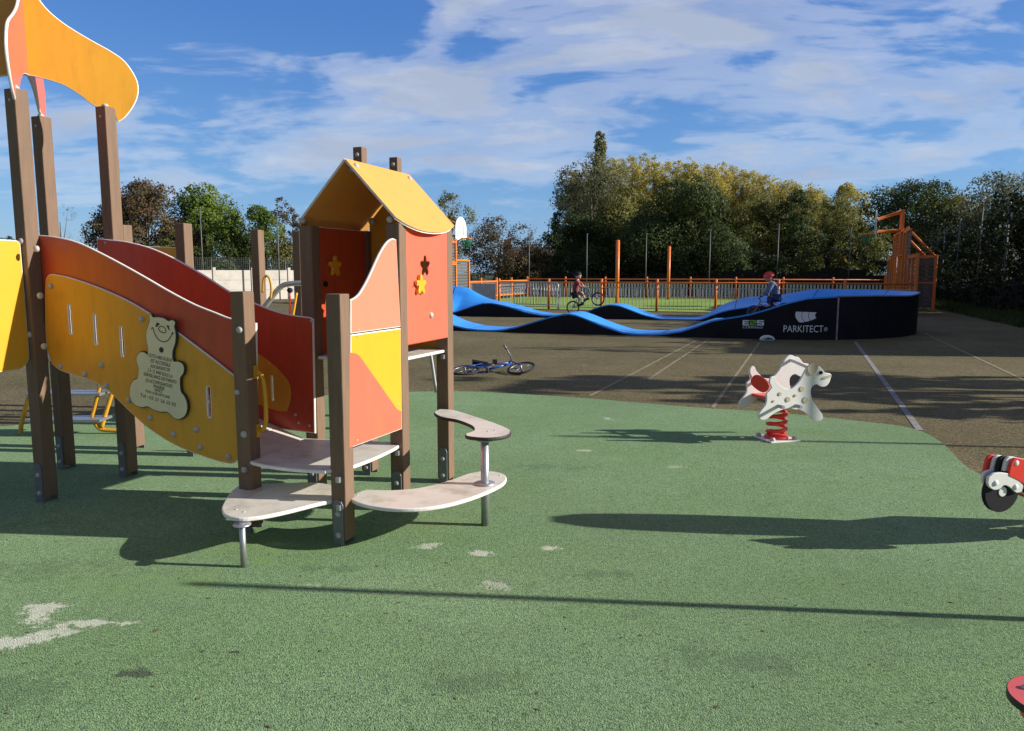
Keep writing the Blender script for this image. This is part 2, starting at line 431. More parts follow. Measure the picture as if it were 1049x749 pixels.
def post(i, j, ztop, root, plate=True, w=PW, plate_h=.26):
    m = MB(); m.box(W(i, j, ztop / 2 + .02), (w, w, ztop - .04), ROT)
    o = bevel(m.build('post', M_post, root, True), .006)
    if plate:
        k = MB()
        prof = [(-.032, .0), (.032, 0), (.032, plate_h - .03), (.022, plate_h - .008), (0, plate_h), (-.022, plate_h - .008), (-.032, plate_h - .03)]
        q = panel('base_plate', [prof], W(i, j, .01) - b * (w / 2 + .004) , r, UP, .008, [M_plate, M_plate], o, world=True)
        for z in (.07, .19): bolt(W(i, j, z) - b * (w / 2 + .008), -b, o)
        c = panel('base_plate', [prof], W(i, j, .01) + b * (w / 2 + .004), -r, UP, .008, [M_plate, M_plate], o)
    return o
def ztop(i, j, py): p = W(i, j) ; return zat(p.x, p.y, py)
xA = -S - LL; xB = -2 * S - LL
zE = ztop(0, 0, 301); zD = ztop(-S, 0, 298.5)
zA = ztop(xA, 0, 92); zC = ztop(xA, T1, 110); zB = zA
zR2 = ztop(xA, T2, 229)
zI = ztop(-S, T2, 219)
RC = -S / 2
oR = W(RC, 0)
pr = hit(353.5, 163.5, oR, r); pb = hit(410, 174.5, oR, r)
jf = (pr - W(0, 0)).dot(b); jb = (pb - W(0, 0)).dot(b); zr = pr.z
pe = hit(405, 223, W(0, jf), b)
ie = (pe - W(0, 0)).dot(r)
print('roof', jf, jb, zr, pb.z, ie, pe.z)
zroof = lambda i: zr - abs(i - RC) * (zr - pe.z) / (ie - RC)
zPost = zroof(PW / 2) - .012
print('zpost', zPost)
posts = {}
for n_, (i, j, z) in dict(E=(0, 0, zE), D=(-S, 0, zD), G=(0, T1, zPost), F=(-S, T1, zPost), H=(0, T2, zPost), I=(-S, T2, zPost),
                          A=(xA, 0, zA), C=(xA, T1, zC), B=(xB, T1, zB), P=(xB, 0, zA), Q=(xA, T2, zR2), Rr=(xB, T2, zR2)).items():
    posts[n_] = post(i, j, z, play)
print('heights', zE, zD, zA, zC, zR2, zI, ztop(-S, T1, 213))

# --- bridge walls
near_red = [(20, 240), (43, 241), (60, 243), (80, 248), (100, 257), (125, 270), (150, 284), (175, 298.5), (200, 311.5), (220, 319.5), (237, 326), (263, 331), (264, 436), (205, 440), (60, 340), (25, 320)]
slots_px = [(73, 312, 342), (99, 322, 353), (126, 335, 365), (215, 396, 427)]
def slot(x0, z0, z1, w=.011):
    out = []
    for k in range(9): a = PI * k / 8; out.append((x0 + w * math.cos(a), z1 - w + w * math.sin(a)))
    for k in range(9): a = PI + PI * k / 8; out.append((x0 + w * math.cos(a), z0 + w + w * math.sin(a)))
    return out
ON = -.056   # inner face of the front posts
lo = rowpts(0, near_red, ON)
sl = []
for (x, y0, y1) in slots_px:
    (xa, za), (xb, zb) = rowpts(0, [(x, y0), (x, y1)], ON)
    sl.append(slot((xa + xb) / 2, zb, za))
wall_n = panel('bridge_wall', [smooth_pts(lo, corner=40)] + sl, W(0, 0), r, UP, .018, [M_red, M_edge], play, off=ON)
yel = [(48, 286), (52, 281), (60, 281.5), (72, 284), (100, 293.5), (136, 310), (176, 335.5), (208, 359), (243, 386), (246, 471), (237, 475), (216, 470), (180, 456), (152, 438), (132, 420), (112, 401), (96, 391), (72, 383), (60, 378), (52, 368), (48, 350), (47, 310)]
OY = ON + .020
sl2 = []
for (x, y0, y1) in slots_px:
    (xa, za), (xb, zb) = rowpts(0, [(x, y0), (x, y1)], OY)
    sl2.append(slot((xa + xb) / 2, zb, za, .012))
ov = panel('yellow_overlay', [smooth_pts(rowpts(0, yel, OY), corner=50)] + sl2, W(0, 0), r, UP, .016, [M_yel, M_edge], play, off=OY)
for (x, y) in [(52, 293), (145, 327), (62, 375), (87, 383), (104, 374), (109, 395), (132, 410), (154, 428), (178, 445), (201, 440), (205, 458), (234, 468)]:
    p = hit(x, y, W(0, 0) - b * (OY + .009), b); bolt(p, -b, ov, s=1.15)
far_red = [(100, 244), (112, 245.5), (130, 247.5), (155, 254), (180, 265), (210, 282), (235, 298), (251, 306), (273, 315), (286, 319.5), (302, 323), (318, 325), (321.5, 327), (323.5, 444), (275, 436), (230, 415), (150, 360), (104, 340)]
OF = .056
sl3 = []
(xa, za), (xb, zb) = rowpts(T1, [(279.5, 384), (280.5, 411)], OF); sl3.append(slot((xa + xb) / 2, zb, za))
wall_f = panel('bridge_wall', [smooth_pts(rowpts(T1, far_red, OF), corner=40)] + sl3, W(0, T1), r, UP, .018, [M_red, M_edge], play, off=OF)
inset = [(105, 290), (130, 294), (160, 302), (200, 322), (240, 347), (267, 364), (278, 372), (289, 382.6), (296, 392), (298, 402), (297, 412), (294, 421.5), (283, 420.5), (262, 413), (225, 397), (180, 365), (140, 345), (110, 340)]
panel('orange_inset', [smooth_pts(rowpts(T1, inset, OF + .011), corner=50)] + sl3, W(0, T1), r, UP, .004, [M_yel, M_yel], wall_f, off=OF + .011, bev=.0005)
for (x, y) in [(108, 249), (319, 329), (317, 436), (303, 425), (306, 433)]:
    bolt(hit(x, y, W(0, T1) - b * (OF + .010), b), -b, wall_f, s=.6)
for (nm, x, y) in [('A', 22, 247), ('A', 37, 255), ('A', 41, 303), ('A', 30, 343), ('A', 45, 355), ('D', 245.5, 338), ('D', 250, 445)]:
    ii = xA if nm == 'A' else -S
    bolt(hit(x, y, W(ii, 0) - b * (PW / 2), b), -b, posts[nm], s=1.25)
bolt(hit(243, 402, W(-S, 0) - b * (PW / 2), b), -b, posts['D'])
for (nm, x, y) in [('A', 13, 99), ('B', 36, 125), ('C', 101, 119)]:
    pass

# --- bear plaque
ang = 0
bear_px = [(153.5, 323), (155, 321.2), (157, 321.5), (158, 324), (163, 324), (169, 325), (174, 328), (177, 327), (180, 328), (181.5, 331), (180.5, 334.5), (181.5, 339), (182, 346), (181, 353), (179, 359), (178.5, 366), (179.5, 369.5), (184, 369.5), (188.5, 372), (190.5, 377), (189.5, 383), (186.5, 387.5), (187, 400), (190.5, 405), (193.3, 412), (193.6, 420), (190.5, 427), (184.5, 430), (179, 428.5), (175.5, 425), (172, 422.5), (166, 422.5), (159, 420.5), (152.5, 417), (147, 417.8), (140.5, 416), (135.5, 411), (133.3, 403), (134.5, 394), (138, 388.5), (141.5, 386.5), (142.5, 377), (140.5, 371), (140.8, 364.5), (144.5, 360), (149, 360), (152, 362), (152, 356), (150.5, 348), (150.5, 340), (152.5, 333), (154, 328)]
OB = OY + .019
bear = panel('bear_plaque', [smooth_pts(rowpts(0, bear_px, OB), n=4, corner=75)], W(0, 0), r, UP, .020, [M_bear, mat('plaque_edge', (.04, .035, .03), .6)], play, off=OB)
def strip2(pts, w, closed=False):
    pts = [Vector(p) for p in pts]; n = len(pts); Lf, Rt = [], []
    for i in range(n):
        a = pts[i - 1] if (closed or i) else pts[i]; c = pts[(i + 1) % n] if (closed or i < n - 1) else pts[i]
        d = (c - a).normalized(); q = Vector((-d.y, d.x)) * w / 2
        Lf.append(pts[i] + q); Rt.append(pts[i] - q)
    return Lf, Rt
def flat_on(name, polys, o, U, V, m, parent, off):
    """thin painted marks: list of quads/polygons in 2D"""
    k = MB(); N = U.cross(V)
    for poly in polys:
        k.add([Vector(o) + U * p[0] + V * p[1] + N * off for p in poly], [tuple(range(len(poly)))])
    return k.build(name, m, parent, True)
def stroke_quads(pts, w, closed=False):
    Lf, Rt = strip2(pts, w, closed); n = len(pts); q = []
    for i in range(n if closed else n - 1):
        j = (i + 1) % n; q.append([Rt[i], Rt[j], Lf[j], Lf[i]])
    return q
OI = OB + .0115
def bp(lst): return rowpts(0, lst, OI)
smile = stroke_quads(smooth_pts(bp([(155.0, 337.2), (156.0, 335.6), (156.8, 336.8), (158.5, 342), (162, 347.5), (167, 350.3), (171.5, 349), (174.5, 345.5), (176.3, 341.2), (177, 340.6), (177.2, 343)]), False, 5, 180), .0055)
flat_on('bear_smile', smile, W(0, 0), r, UP, M_ink, bear, OI)
flat_on('bear_nose', stroke_quads(smooth_pts(bp([(162.3, 337.5), (163.5, 334.8), (166.5, 334.5), (169.3, 336.8), (169.8, 340), (168.2, 341), (165, 340)]), True, 4, 180), .005, True), W(0, 0), r, UP, M_ink, bear, OI)
for eye in ([(160.5, 330.3), (163.8, 331.8), (162.6, 333), (160.4, 335.2), (159.2, 334.8)], [(170.3, 333.3), (173.2, 333.8), (173, 336), (174, 338.2), (173.1, 338.6), (171.6, 335.8)]):
    flat_on('bear_eye', [bp(eye)], W(0, 0), r, UP, M_ink, bear, OI)
c0 = Vector(bp([(165.2, 358.5)])[0])
flat_on('bear_bolt', [[c0 + Vector((math.cos(a), math.sin(a))) * .017 for a in [k * PI / 8 for k in range(16)]]], W(0, 0), r, UP, M_ink, bear, OI)
# lettering, slanted with the plaque (text baseline measured on the photograph)
lines = [('CETTE AIRE DE JEUX', (152, 365.5), (176, 371)), ('EST ACCESSIBLE', (154, 371), (174, 376)), ('AUX ENFANTS DE', (154, 376.5), (174, 381)), ('2 A 12 ANS SOUS LA', (151, 380.5), (176.5, 387.5)),
         ('SURVEILLANCE DES PARENTS', (147, 384.5), (180.5, 393.5)), ('OU ACCOMPAGNATEURS', (149, 391), (176.5, 397.5)), ('MAIRIE', (157, 397), (168, 400)), ('SERVICE', (158, 400.5), (166, 402.6)), ('POUR LA SECURITE 62000', (149, 401.8), (173.5, 408.5)), ('Tel : 03 21 26 22 02', (143.5, 406), (180, 416.5))]
tm = bpy.data.meshes.new('bear_text'); bmt = bmesh.new()
for (tx, a, c) in lines:
    (ax, az), (cx_, cz) = bp([a, c]); L = math.hypot(cx_ - ax, cz - az); an = math.atan2(cz - az, cx_ - ax)
    m_ = text_mesh(tx, .035, .0, 'LEFT'); xs = [v.co.x for v in m_.vertices]; wd = max(xs) - min(xs)
    sx = L / wd; hs = .030 / .035 * (.8 if tx in ('SERVICE', 'POUR LA SECURITE 62000') else 1.0)
    for v in m_.vertices:
        x, y = v.co.x * sx, v.co.y * hs
        X = ax + x * math.cos(an) - y * math.sin(an); Z = az + x * math.sin(an) + y * math.cos(an)
        v.co = W(0, 0) + r * X + UP * Z - b * (OI)
    bmt.from_mesh(m_)
bmt.to_mesh(tm); bmt.free()
link('bear_text', tm, bear, M_ink, True)

# --- sloped floor of the bridge and decks
def deck(name, ij, z, root=play, th=.02, m=(M_bench, M_edge), sm=None):
    pts = [(i, j) for i, j in ij]
    if sm: pts = smooth_pts(pts, corner=sm)
    return panel(name, [pts], W(0, 0, z), r, b, th, list(m), root)
ZL = zat(*W(-.3, -.03).xy, 478)
ZH = .955
print('deck z', ZL)
lowd = deck('low_deck', [(-S - .02, .055), (-S + .06, -.055), (-S * .5, -.10), (-.06, -.075), (.02, .05), (.04, T1 * .5), (.02, T1 - .05), (-.05, T1 + .02), (-S + .05, T1 - .07), (-S - .02, T1 - .08)], ZL, sm=50)
deck('house_deck', [(-S - .03, T1 + .05), (-S + .06, T1 - .03), (-.07, T1 - .03), (.0, T1 + .05), (.02, T2 - .05), (-.05, T2 + .03), (-S + .06, T2 + .03), (-S - .03, T2 - .05)], ZH)
deck('tower_deck', [(xB + .05, .02), (xA - .05, .02), (xA + .03, .06), (xA + .03, T1 - .06), (xA - .05, T1 - .02), (xB + .05, T1 - .02)], .93)
k = 8
for q_ in range(k):
    t0, t1 = q_ / k, (q_ + 1) / k - .006
    x0, x1 = xA + .03 + (LL - .06) * t0, xA + .03 + (LL - .06) * t1
    zz = lambda t: .93 + (ZL - .93) * t
    m = MB(); vs = []
    for (x, z) in ((x0, zz(t0)), (x1, zz(t1))):
        for j in (.075, T1 - .075):
            for dz in (0, -.025): vs.append(W(x, j, z + dz))
    m.add(vs, [(0, 4, 6, 2), (1, 3, 7, 5), (0, 1, 5, 4), (2, 6, 7, 3), (0, 2, 3, 1), (4, 5, 7, 6)])
    m.build('bridge_plank', M_bench, play, True)
# cross bar under the bridge and its plank bracket
# --- low benches with steel legs
leg1 = G(250, 583); z1 = zat(leg1.x, leg1.y, 532) + .0
leg2 = G(497, 540); z2 = zat(leg2.x, leg2.y, 446)
print('bench z', z1, z2)
def shelf(name, pxs, z, mats, leg=None, n=5):
    P2 = [G(x, y, z) for x, y in pxs]
    o = panel(name, [smooth_pts([(p.x, p.y) for p in P2], corner=55)], (0, 0, z - .011), Vector((1, 0, 0)), Vector((0, 1, 0)), .022, mats, play)
    return o
bench_px = [(227, 521), (229, 515), (236, 504), (244, 497.5), (255, 496), (285, 495), (320, 494), (345, 498), (355, 506), (350, 510), (325, 515.5), (295, 523), (268, 528.5), (245, 530.5), (231, 527)]
sb1 = shelf('bench_seat', bench_px, z1, [M_bench, M_edge])
arc_px = [(357, 508), (375, 501), (400, 502), (430, 499.5), (460, 492), (480, 485), (497, 482), (512, 484), (519, 489), (514, 496), (490, 507), (460, 516), (430, 520.5), (400, 520.5), (375, 517), (361, 512)]
sb2 = shelf('bench_seat', arc_px, z1, [M_bench, M_edge])
tab_px = [(444.5, 422.5), (450, 419), (465, 420), (490, 427.5), (513, 435.5), (523.5, 441), (519, 446), (500, 448.5), (480, 447), (476.5, 444.5), (485, 441), (483, 436), (468, 430), (452, 427)]
sb3 = shelf('table_top', tab_px, z2, [M_bench, M_edged])
m = MB(); m.tube([leg1, leg1 + UP * (z1 - .02)], .0155, 14); m.lathe([(.045, 0), (.045, .006), (0, .006)], leg1 + UP * (z1 - .030), n=14); m.build('bench_leg', M_steel, play, True)
m = MB(); m.tube([leg2, leg2 + UP * (z2 - .02)], .024, 16); m.lathe([(.06, 0), (.06, .008), (.0, .008)], leg2 + UP * (z1 + .001), n=16); m.lathe([(.05, 0), (.05, .008), (.0, .008)], leg2 + UP * (z2 - .031), n=16); m.build('table_leg', M_steel, play, True)
for (x, y) in [(242, 522), (250, 524.5), (344, 503)]: bolt(G(x, y, z1 + .000), UP, sb1, s=.45)
for (x, y) in [(366, 507), (512, 487)]: bolt(G(x, y, z1), UP, sb2, s=.45)
for (x, y) in [(500, 442), (507, 441)]: bolt(G(x, y, z2), UP, sb3, s=.4)
# brackets under the boards where they meet the posts
for (i, j, z) in [(0, 0, z1 - .045), (-S, 0, ZL - .05), (0, 0, ZL - .05), (0, T1, ZL - .05), (0, T1, ZH - .05), (0, T2, ZH - .05), (0, T2, z2 - .05), (-S, T1, ZL - .05)]:
    m = MB(); m.box(W(i + .012, j - PW / 2 - .012, z + .012), (.022, .024, .03), ROT); m.build('bracket', M_steel, play, True)
# --- handle on the bridge post
h0, h1 = hit(261.5, 381, W(-S, 0) + r * PW / 2, r), hit(264.5, 441, W(-S, 0) + r * PW / 2, r)
pth = [h0, h0 + r * .035 + UP * -.01, h0 + r * .055 - UP * .05, (h0 + h1) / 2 + r * .062, h1 + r * .055 + UP * .05, h1 + r * .035 + UP * .01, h1]
m = MB(); m.tube([Vector(p) for p in smooth_pts(pth, False, 5, 180)], .0125, 10)
for p in (h0, h1): m.box(p + r * .004 , (.008, .034, .075), ROT)
m.build('handle', M_ytube, play, True)

# --- gable wall boards between the right-hand posts
OC = PW / 2 - .010
pink = [(358, 307), (363, 304.5), (368, 299.5), (376, 285.5), (387.5, 260.5), (395, 248.5), (401, 244.2), (405, 245.5), (409.5, 335), (358, 342)]
panel('salmon_board', [smooth_pts(colpts(0, pink, OC), corner=45)], W(0, 0), b, UP, .016, [M_pink, M_edge], play, off=OC)
yb = panel('yellow_board', [colpts(0, [(358, 343), (409.5, 336), (411, 439.5), (358, 459)], OC)], W(0, 0), b, UP, .016, [M_yel2, M_edge], play, off=OC)
panel('orange_corner', [smooth_pts(colpts(0, [(358, 361.3), (364, 362), (368, 364.5), (371, 368.5), (404, 415.5), (407, 419.5), (411, 421.5), (411, 439), (358, 458.5)], OC + .0095), corner=9)], W(0, 0), b, UP, .003, [M_org, M_org], yb, off=OC + .0095, bev=.0004)
for (x, y) in [(402, 251), (367, 338), (404, 330), (366, 344.5), (405, 340), (366, 451), (408, 415)]:
    bolt(hit(x, y, W(0, 0) + r * (OC + .009), r), r, yb, s=.38)
def star(cx, cy, ro, ri, rot=PI / 2, sx=1.0):
    pts = [(cx + sx * (ro if k % 2 == 0 else ri) * math.cos(rot + k * PI / 5), cy + (ro if k % 2 == 0 else ri) * math.sin(rot + k * PI / 5)) for k in range(10)]
    return smooth_pts(pts, n=3, corner=181)
def rounded_star(cx, cy, ro, ri, rot=PI / 2):
    pts = []
    for k in range(5):
        a = rot + k * 2 * PI / 5; t = .22
        pts += [(cx + ro * .92 * math.cos(a - t), cy + ro * .92 * math.sin(a - t)), (cx + ro * 1.02 * math.cos(a), cy + ro * 1.02 * math.sin(a)), (cx + ro * .92 * math.cos(a + t), cy + ro * .92 * math.sin(a + t)), (cx + ri * math.cos(a + PI / 5), cy + ri * math.sin(a + PI / 5))]
    return smooth_pts(pts, n=3, corner=75)
sc_ = colpts(0, [(434.5, 273)], OC)[0]; sy = colpts(0, [(427.5, 292)], OC)[0]
sb = colpts(0, [(413, 225), (454, 225), (456, 346.5), (416, 354)], OC)
star_board = panel('star_board', [[(T1 + .03, zPost - .005), (T1 + .03, sb[3][1]), (T2 - .03, sb[2][1]), (T2 - .03, zPost - .005)][::-1], rounded_star(sc_[0], sc_[1], .066, .036)[::-1]], W(0, 0), b, UP, .016, [M_org, M_red], play, off=OC)
panel('star', [rounded_star(sy[0], sy[1], .066, .036)], W(0, 0), b, UP, .026, [M_yel2, M_yel2], star_board, off=OC + .0215)
bolt(hit(427.5, 292, W(0, 0) + r * (OC + .035), r), r, star_board, s=.4)
bolt(hit(441.5, 323, W(0, 0) + r * (OC + .009), r), r, star_board, s=1.3)
iw = panel('star_board', [[(T1 + .05, zPost), (T1 + .05, ZH - .01), (T2 + .0, ZH - .01), (T2 + .0, zPost)][::-1]], W(-S, 0), b, UP, .016, [M_red, M_edge], play, off=.02)
s2 = colpts(-S, [(342, 273)], .03)[0]
panel('star', [rounded_star(s2[0], s2[1], .070, .040)], W(-S, 0), b, UP, .02, [M_yel2, M_yel2], iw, off=.0385)
d2 = colpts(-S, [(333, 291)], .03)[0]
panel('knob', [[(d2[0] + .018 * math.cos(k * PI / 8), d2[1] + .018 * math.sin(k * PI / 8)) for k in range(16)]], W(-S, 0), b, UP, .02, [M_black, M_black], iw, off=.036)

# --- gable roof: two planar boards with scalloped eaves
dn = Vector((ie - RC, zr - pe.z)); dn.normalize()         # slope in (outward, down)
Ur = b; Vr = (r * dn.x - UP * dn.y)                        # along the ridge, down the slope
oRidge = W(RC, 0, zr)
nR = Ur.cross(Vr)
def roofpts(pxs): return [((hit(x, y, oRidge, nR) - oRidge).dot(Ur), (hit(x, y, oRidge, nR) - oRidge).dot(Vr)) for x, y in pxs]
rp = roofpts([(380, 195), (392, 209.5), (405, 223), (415, 229.5), (427, 235), (437, 237.5), (449, 238.3), (459, 236), (464, 231.5)])
print(rp)
jb2 = max(jb, rp[-1][0])
eave = [(jf, rp[2][1] * .72), (jf + .0, rp[2][1])] + rp[3:-1] + [(jb2, rp[-1][1]), (jb2, rp[-1][1] * .5), (jb2, .004), (jf, .004)]
outl = smooth_pts(eave, corner=50)
roof = panel('roof_board', [outl], oRidge, Ur, Vr, .014, [M_roof, M_edge], play)
Vl = (-r * dn.x - UP * dn.y)
outl2 = [(x, y * 1.0) for x, y in outl]
roof2 = panel('roof_board', [outl2], oRidge - UP * .001, Ur, Vl, .014, [M_roof, M_edge], play)
for (a_, c_) in [(jf + .06, .05), (jb2 - .06, .05)]:
    bolt(oRidge + Ur * a_ + Vr * c_ - nR * .007 * (1 if nR.z < 0 else -1), -nR if nR.z < 0 else nR, roof, s=1.2)
m = MB(); m.tube([W(RC, jf + .06, zr - .05), W(RC, jb2 - .06, zr - .05)], .016, 10); m.build('ridge_tube', M_steel, play, True)
gz = lambda i: zroof(i) - .03
panel('gable_board', [[(-S + .03, ZH - .01), (-.03, ZH - .01), (-.03, gz(-.03)), (RC, gz(RC)), (-S + .03, gz(-S + .03))]], W(0, T2), r, UP, .016, [M_yel, M_edge], play, off=-.02)
for (x, y) in [(366, 239), (381, 227)]:
    bolt(hit(x, y, W(-S, T2) - b * (PW / 2 + .0), b), -b, posts['I'], s=1.6)
bolt(hit(399, 225, W(0, T1) - b * PW / 2, b), -b, posts['G'], s=1.2); bolt(hit(310, 226, W(-S, T1) - b * PW / 2, b), -b, posts['F'], s=1.2)

# --- crossed canopy boards on the tall tower
KC = W((xA + xB) / 2, T1 / 2)
dC = (W(xA, T1) - KC); dl = dC.length; uC = dC.normalized()
nC = uC.cross(UP)
def canpts(pxs): return [((hit(x, y, KC, nC) - KC).dot(uC), hit(x, y, KC, nC).z) for x, y in pxs]
half = canpts([(27, 77.5), (45, 81), (65, 87.5), (83, 98.5), (97, 109), (112, 111), (117.5, 112.5), (118.5, 120), (121, 125.8), (128, 121), (136.5, 110), (141.5, 98), (141.3, 85), (135, 72), (126, 61), (113, 52), (95, 42), (78, 32), (63, 22), (50, 11), (41, 0), (34, -14)])
half[0] = (0.0, half[0][1])
half.append((.18, half[-1][1] + .10)); half.append((0.0, half[-1][1] + .05))
print('canopy', [(round(x, 2), round(y, 2)) for x, y in half], dl)
full = half + [(-x, y) for x, y in half[::-1]][1:-1]
pY = panel('canopy_board', [smooth_pts(full, corner=50)], KC, uC, UP, .018, [M_yel, M_edge], play)
dA = (W(xA, 0) - KC); uA = dA.normalized()
pO = panel('canopy_board', [smooth_pts([(x * dA.length / dl, y) for x, y in full], corner=50)], KC, uA, UP, .018, [M_org, M_edge], play)
for (nm, i, j) in [('C', xA, T1), ('A', xA, 0), ('B', xB, T1)]:
    z = {'C': zC, 'A': zA, 'B': zB}[nm]
    bolt(W(i, j, z) + UP * .01, UP, posts[nm], s=1.3)
    bolt(W(i, j, z - .07) - b * PW / 2, -b, posts[nm], s=.6)
# --- side boards of the tower
o_ = W(xA, 0)
sp_px = colpts(xA, [(24, 246.5), (26.5, 262), (27, 360), (26, 372), (20, 379), (10, 380.5), (0, 381)]) 
sbp = [(max(-.60, min(-.052, u)), z) for u, z in sp_px]
zt_, zb_ = sbp[0][1], sbp[-1][1]
panel('side_board', [smooth_pts([(-.60, zt_), (-.08, zt_), (-.054, zt_ - .02), (-.052, zb_ + .09), (-.075, zb_ + .03), (-.13, zb_), (-.60, zb_)], corner=50)], o_, b, UP, .018, [M_yel2, M_edge], play)
posts['O'] = post(xA, -.66, zA, play)
tq = hit(175, 251, W(0, T2), b).z
panel('side_board', [[(xB + .05, tq), (xB + .05, .95), (xA - .05, .95), (xA - .05, tq - .02)][::-1]], W(0, T2), r, UP, .018, [M_yel2, M_edge], play)
# --- step ladder at the back of the tower
YL = 6.9
def tubepx(pxs, Y, rad, name, m, parent, n=8, dy=0.0):
    P3 = [at(x, y, Y + dy) for x, y in pxs]
    k = MB(); k.tube([Vector(p) for p in smooth_pts(P3, False, 4, 180)], rad, n); return k.build(name, m, parent, True)
tubepx([(33, 392), (30, 405), (25, 422), (21.5, 438), (23, 448), (33, 457), (45, 462)], YL, .020, 'ladder_rail', M_ytube, play)
tubepx([(105, 388), (101, 402), (97, 418), (94.5, 428), (97, 433), (104, 440), (130, 441.5)], YL, .020, 'ladder_rail', M_ytube, play)
tubepx([(119, 390), (114, 405), (109, 421), (104, 438)], YL, .020, 'ladder_rail', M_ytube, play)
for (y0, y1, Y_) in [(403, 398, YL), (430, 424, YL - .05)]:
    a_, c_ = at(34, y0 + 4, Y_), at(108, y1, Y_)
    k = MB(); d = (c_ - a_); k.box((a_ + c_) / 2, (d.length, .22, .022), Matrix.Rotation(math.atan2(d.y, d.x), 3, 'Z')); k.build('ladder_step', M_steel, play, True)
# --- steel pole under the far side of the house
tubepx([(437, 345), (441, 362), (447, 402)], 6.0, .014, 'steel_pole', M_steel, play)

# ------------------------------------------------------------------ second climbing frame behind
cf = empty('climbing_frame', (-2.0, 7.5, 0))
tag(cf, 'brown post climbing frame with steel rail and yellow grips behind the roofed house', 'climbing frame')
U0 = Vector((-1.39, 7.1, 0)); V0 = U0 + b * .66; S0 = U0 - r * 1.18; T0 = S0 + b * .66
def wpost(p, z, root):
    m = MB(); m.box(p + UP * (z / 2), (PW, PW, z), ROT); return bevel(m.build('post', M_post, root, True), .006)
for (p, z) in ((U0, 2.63), (V0, 2.63), (S0, 1.91), (T0, 1.93)):
    o = wpost(p, z, cf)
    if z > 2: bolt(p + UP * (z - .07) - b * PW / 2, -b, o, s=1.3)
m = MB(); m.box((U0 + S0) / 2 + UP * .95 + b * .33, (1.1, .66, .03), ROT); m.build('deck', M_bench, cf, True)
tubepx([(312, 290), (300, 290.5), (291, 292), (285, 296.5), (279, 304), (273, 312), (262, 326)], 7.35, .026, 'slide_rail', M_steel, cf)
tubepx([(269, 300), (270, 287), (273, 282.5), (276.5, 286), (278, 297), (277, 306)], 7.3, .012, 'grip', M_ytube, cf)
tubepx([(304, 300), (301, 318), (298, 335)], 7.6, .012, 'grip', M_ytube, cf)
tubepx([(297, 299), (297, 330)], 7.6, .010, 'red_stake', M_redp, cf)
m = MB(); m.lathe([(0, -.03), (.022, -.02), (.03, 0), (.022, .02), (0, .03)], at(297, 297.5, 7.6)); m.build('knob', M_black, cf, True)
_panel = panel
def panel(*q, **k):
    k.setdefault('bev', .0022); return _panel(*q, **k)
# ------------------------------------------------------------------ spring riders
def spring(parent, o, z0, z1, rad, turns, wr, m):
    pts = []
    n = int(turns * 16)
    for k_ in range(n + 1):
        t = k_ / n; a = t * turns * 2 * PI
        pts.append(Vector(o) + Vector((rad * math.cos(a), rad * math.sin(a), z0 + (z1 - z0) * t)))
    k = MB(); k.tube(pts, wr, 8); return k.build('spring', m, parent, True)
dog = empty('spring_rider', G(795, 451))
tag(dog, 'spotted white dog spring rider with red seat on a red coil spring', 'spring rider')
D0 = Vector(dog.location); psi = R(15)
hd = Vector((math.cos(psi), math.sin(psi), 0)); dn_ = Vector((math.sin(psi), -math.cos(psi), 0))
oN = D0 + dn_ * .155
def dogpts(pxs): return [((h := hit(x, y, oN, dn_)) - D0).dot(hd) for x, y in pxs], None
def dpts(pxs, extra=0.0):
    out = []
    for x, y in pxs:
        h = hit(x, y, oN + dn_ * extra, dn_); out.append(((h - D0).dot(hd), h.z))
    return out
zp = lambda l: [(740 + x / 6.81, 350 + y / 6.81) for x, y in l]
dog_z = [(655, 172), (672, 172), (692, 190), (712, 215), (740, 220), (755, 232), (750, 258), (740, 285), (720, 308), (690, 314), (660, 298), (635, 302), (615, 325), (612, 365), (625, 410), (655, 455), (688, 500), (696, 525), (688, 545), (662, 554), (632, 546), (595, 512), (560, 485), (515, 465), (470, 462), (420, 472), (370, 492), (335, 515), (308, 537), (280, 545), (256, 535), (250, 510), (268, 480), (298, 440), (307, 400), (306, 362), (322, 345), (340, 318), (328, 290), (330, 258), (345, 240), (362, 248), (372, 272), (395, 300), (430, 325), (470, 330), (505, 308), (540, 268), (565, 220), (590, 178), (620, 158)]
dl_ = smooth_pts(dpts(zp(dog_z)), corner=75)
def vec3(p, off): return D0 + hd * p[0] + UP * p[1] + dn_ * off
near = panel('dog_board', [dl_], D0, hd, UP, .022, [M_white, M_white], dog, off=.155)
TH = .10
far = panel('dog_board', [[(x, y + .05) for x, y in dl_]], D0, hd, UP, .022, [M_white, M_white], dog, off=-.155)
ear = zp([(590, 215), (582, 190), (592, 165), (615, 152), (640, 150), (656, 165), (655, 190), (640, 215), (618, 232), (600, 230)])
for (o_, pts_) in ((near, dpts(ear)),):
    panel('ear', [smooth_pts(pts_)], D0, hd, UP, .010, [M_beige, M_beige], dog, off=.155 + .0165)
def disc_pts(px, py, rpx):
    c = dpts(zp([(px, py)]))[0]; rr = rpx / 6.81 * D0.y / F
    return [(c[0] + rr * math.cos(a), c[1] + rr * math.sin(a)) for a in [k * PI / 8 for k in range(16)]]
for (x, y, q_) in [(548, 328, 18), (573, 405, 22), (452, 401, 18), (396, 363, 13), (502, 374, 10), (351, 414, 8)]:
    panel('spot', [disc_pts(x, y, q_)], D0, hd, UP, .006, [M_beige, M_beige], near, off=.155 + .0145, bev=.001)
panel('eye', [disc_pts(679, 215, 13)], D0, hd, UP, .012, [M_black, M_black], near, off=.155 + .017)
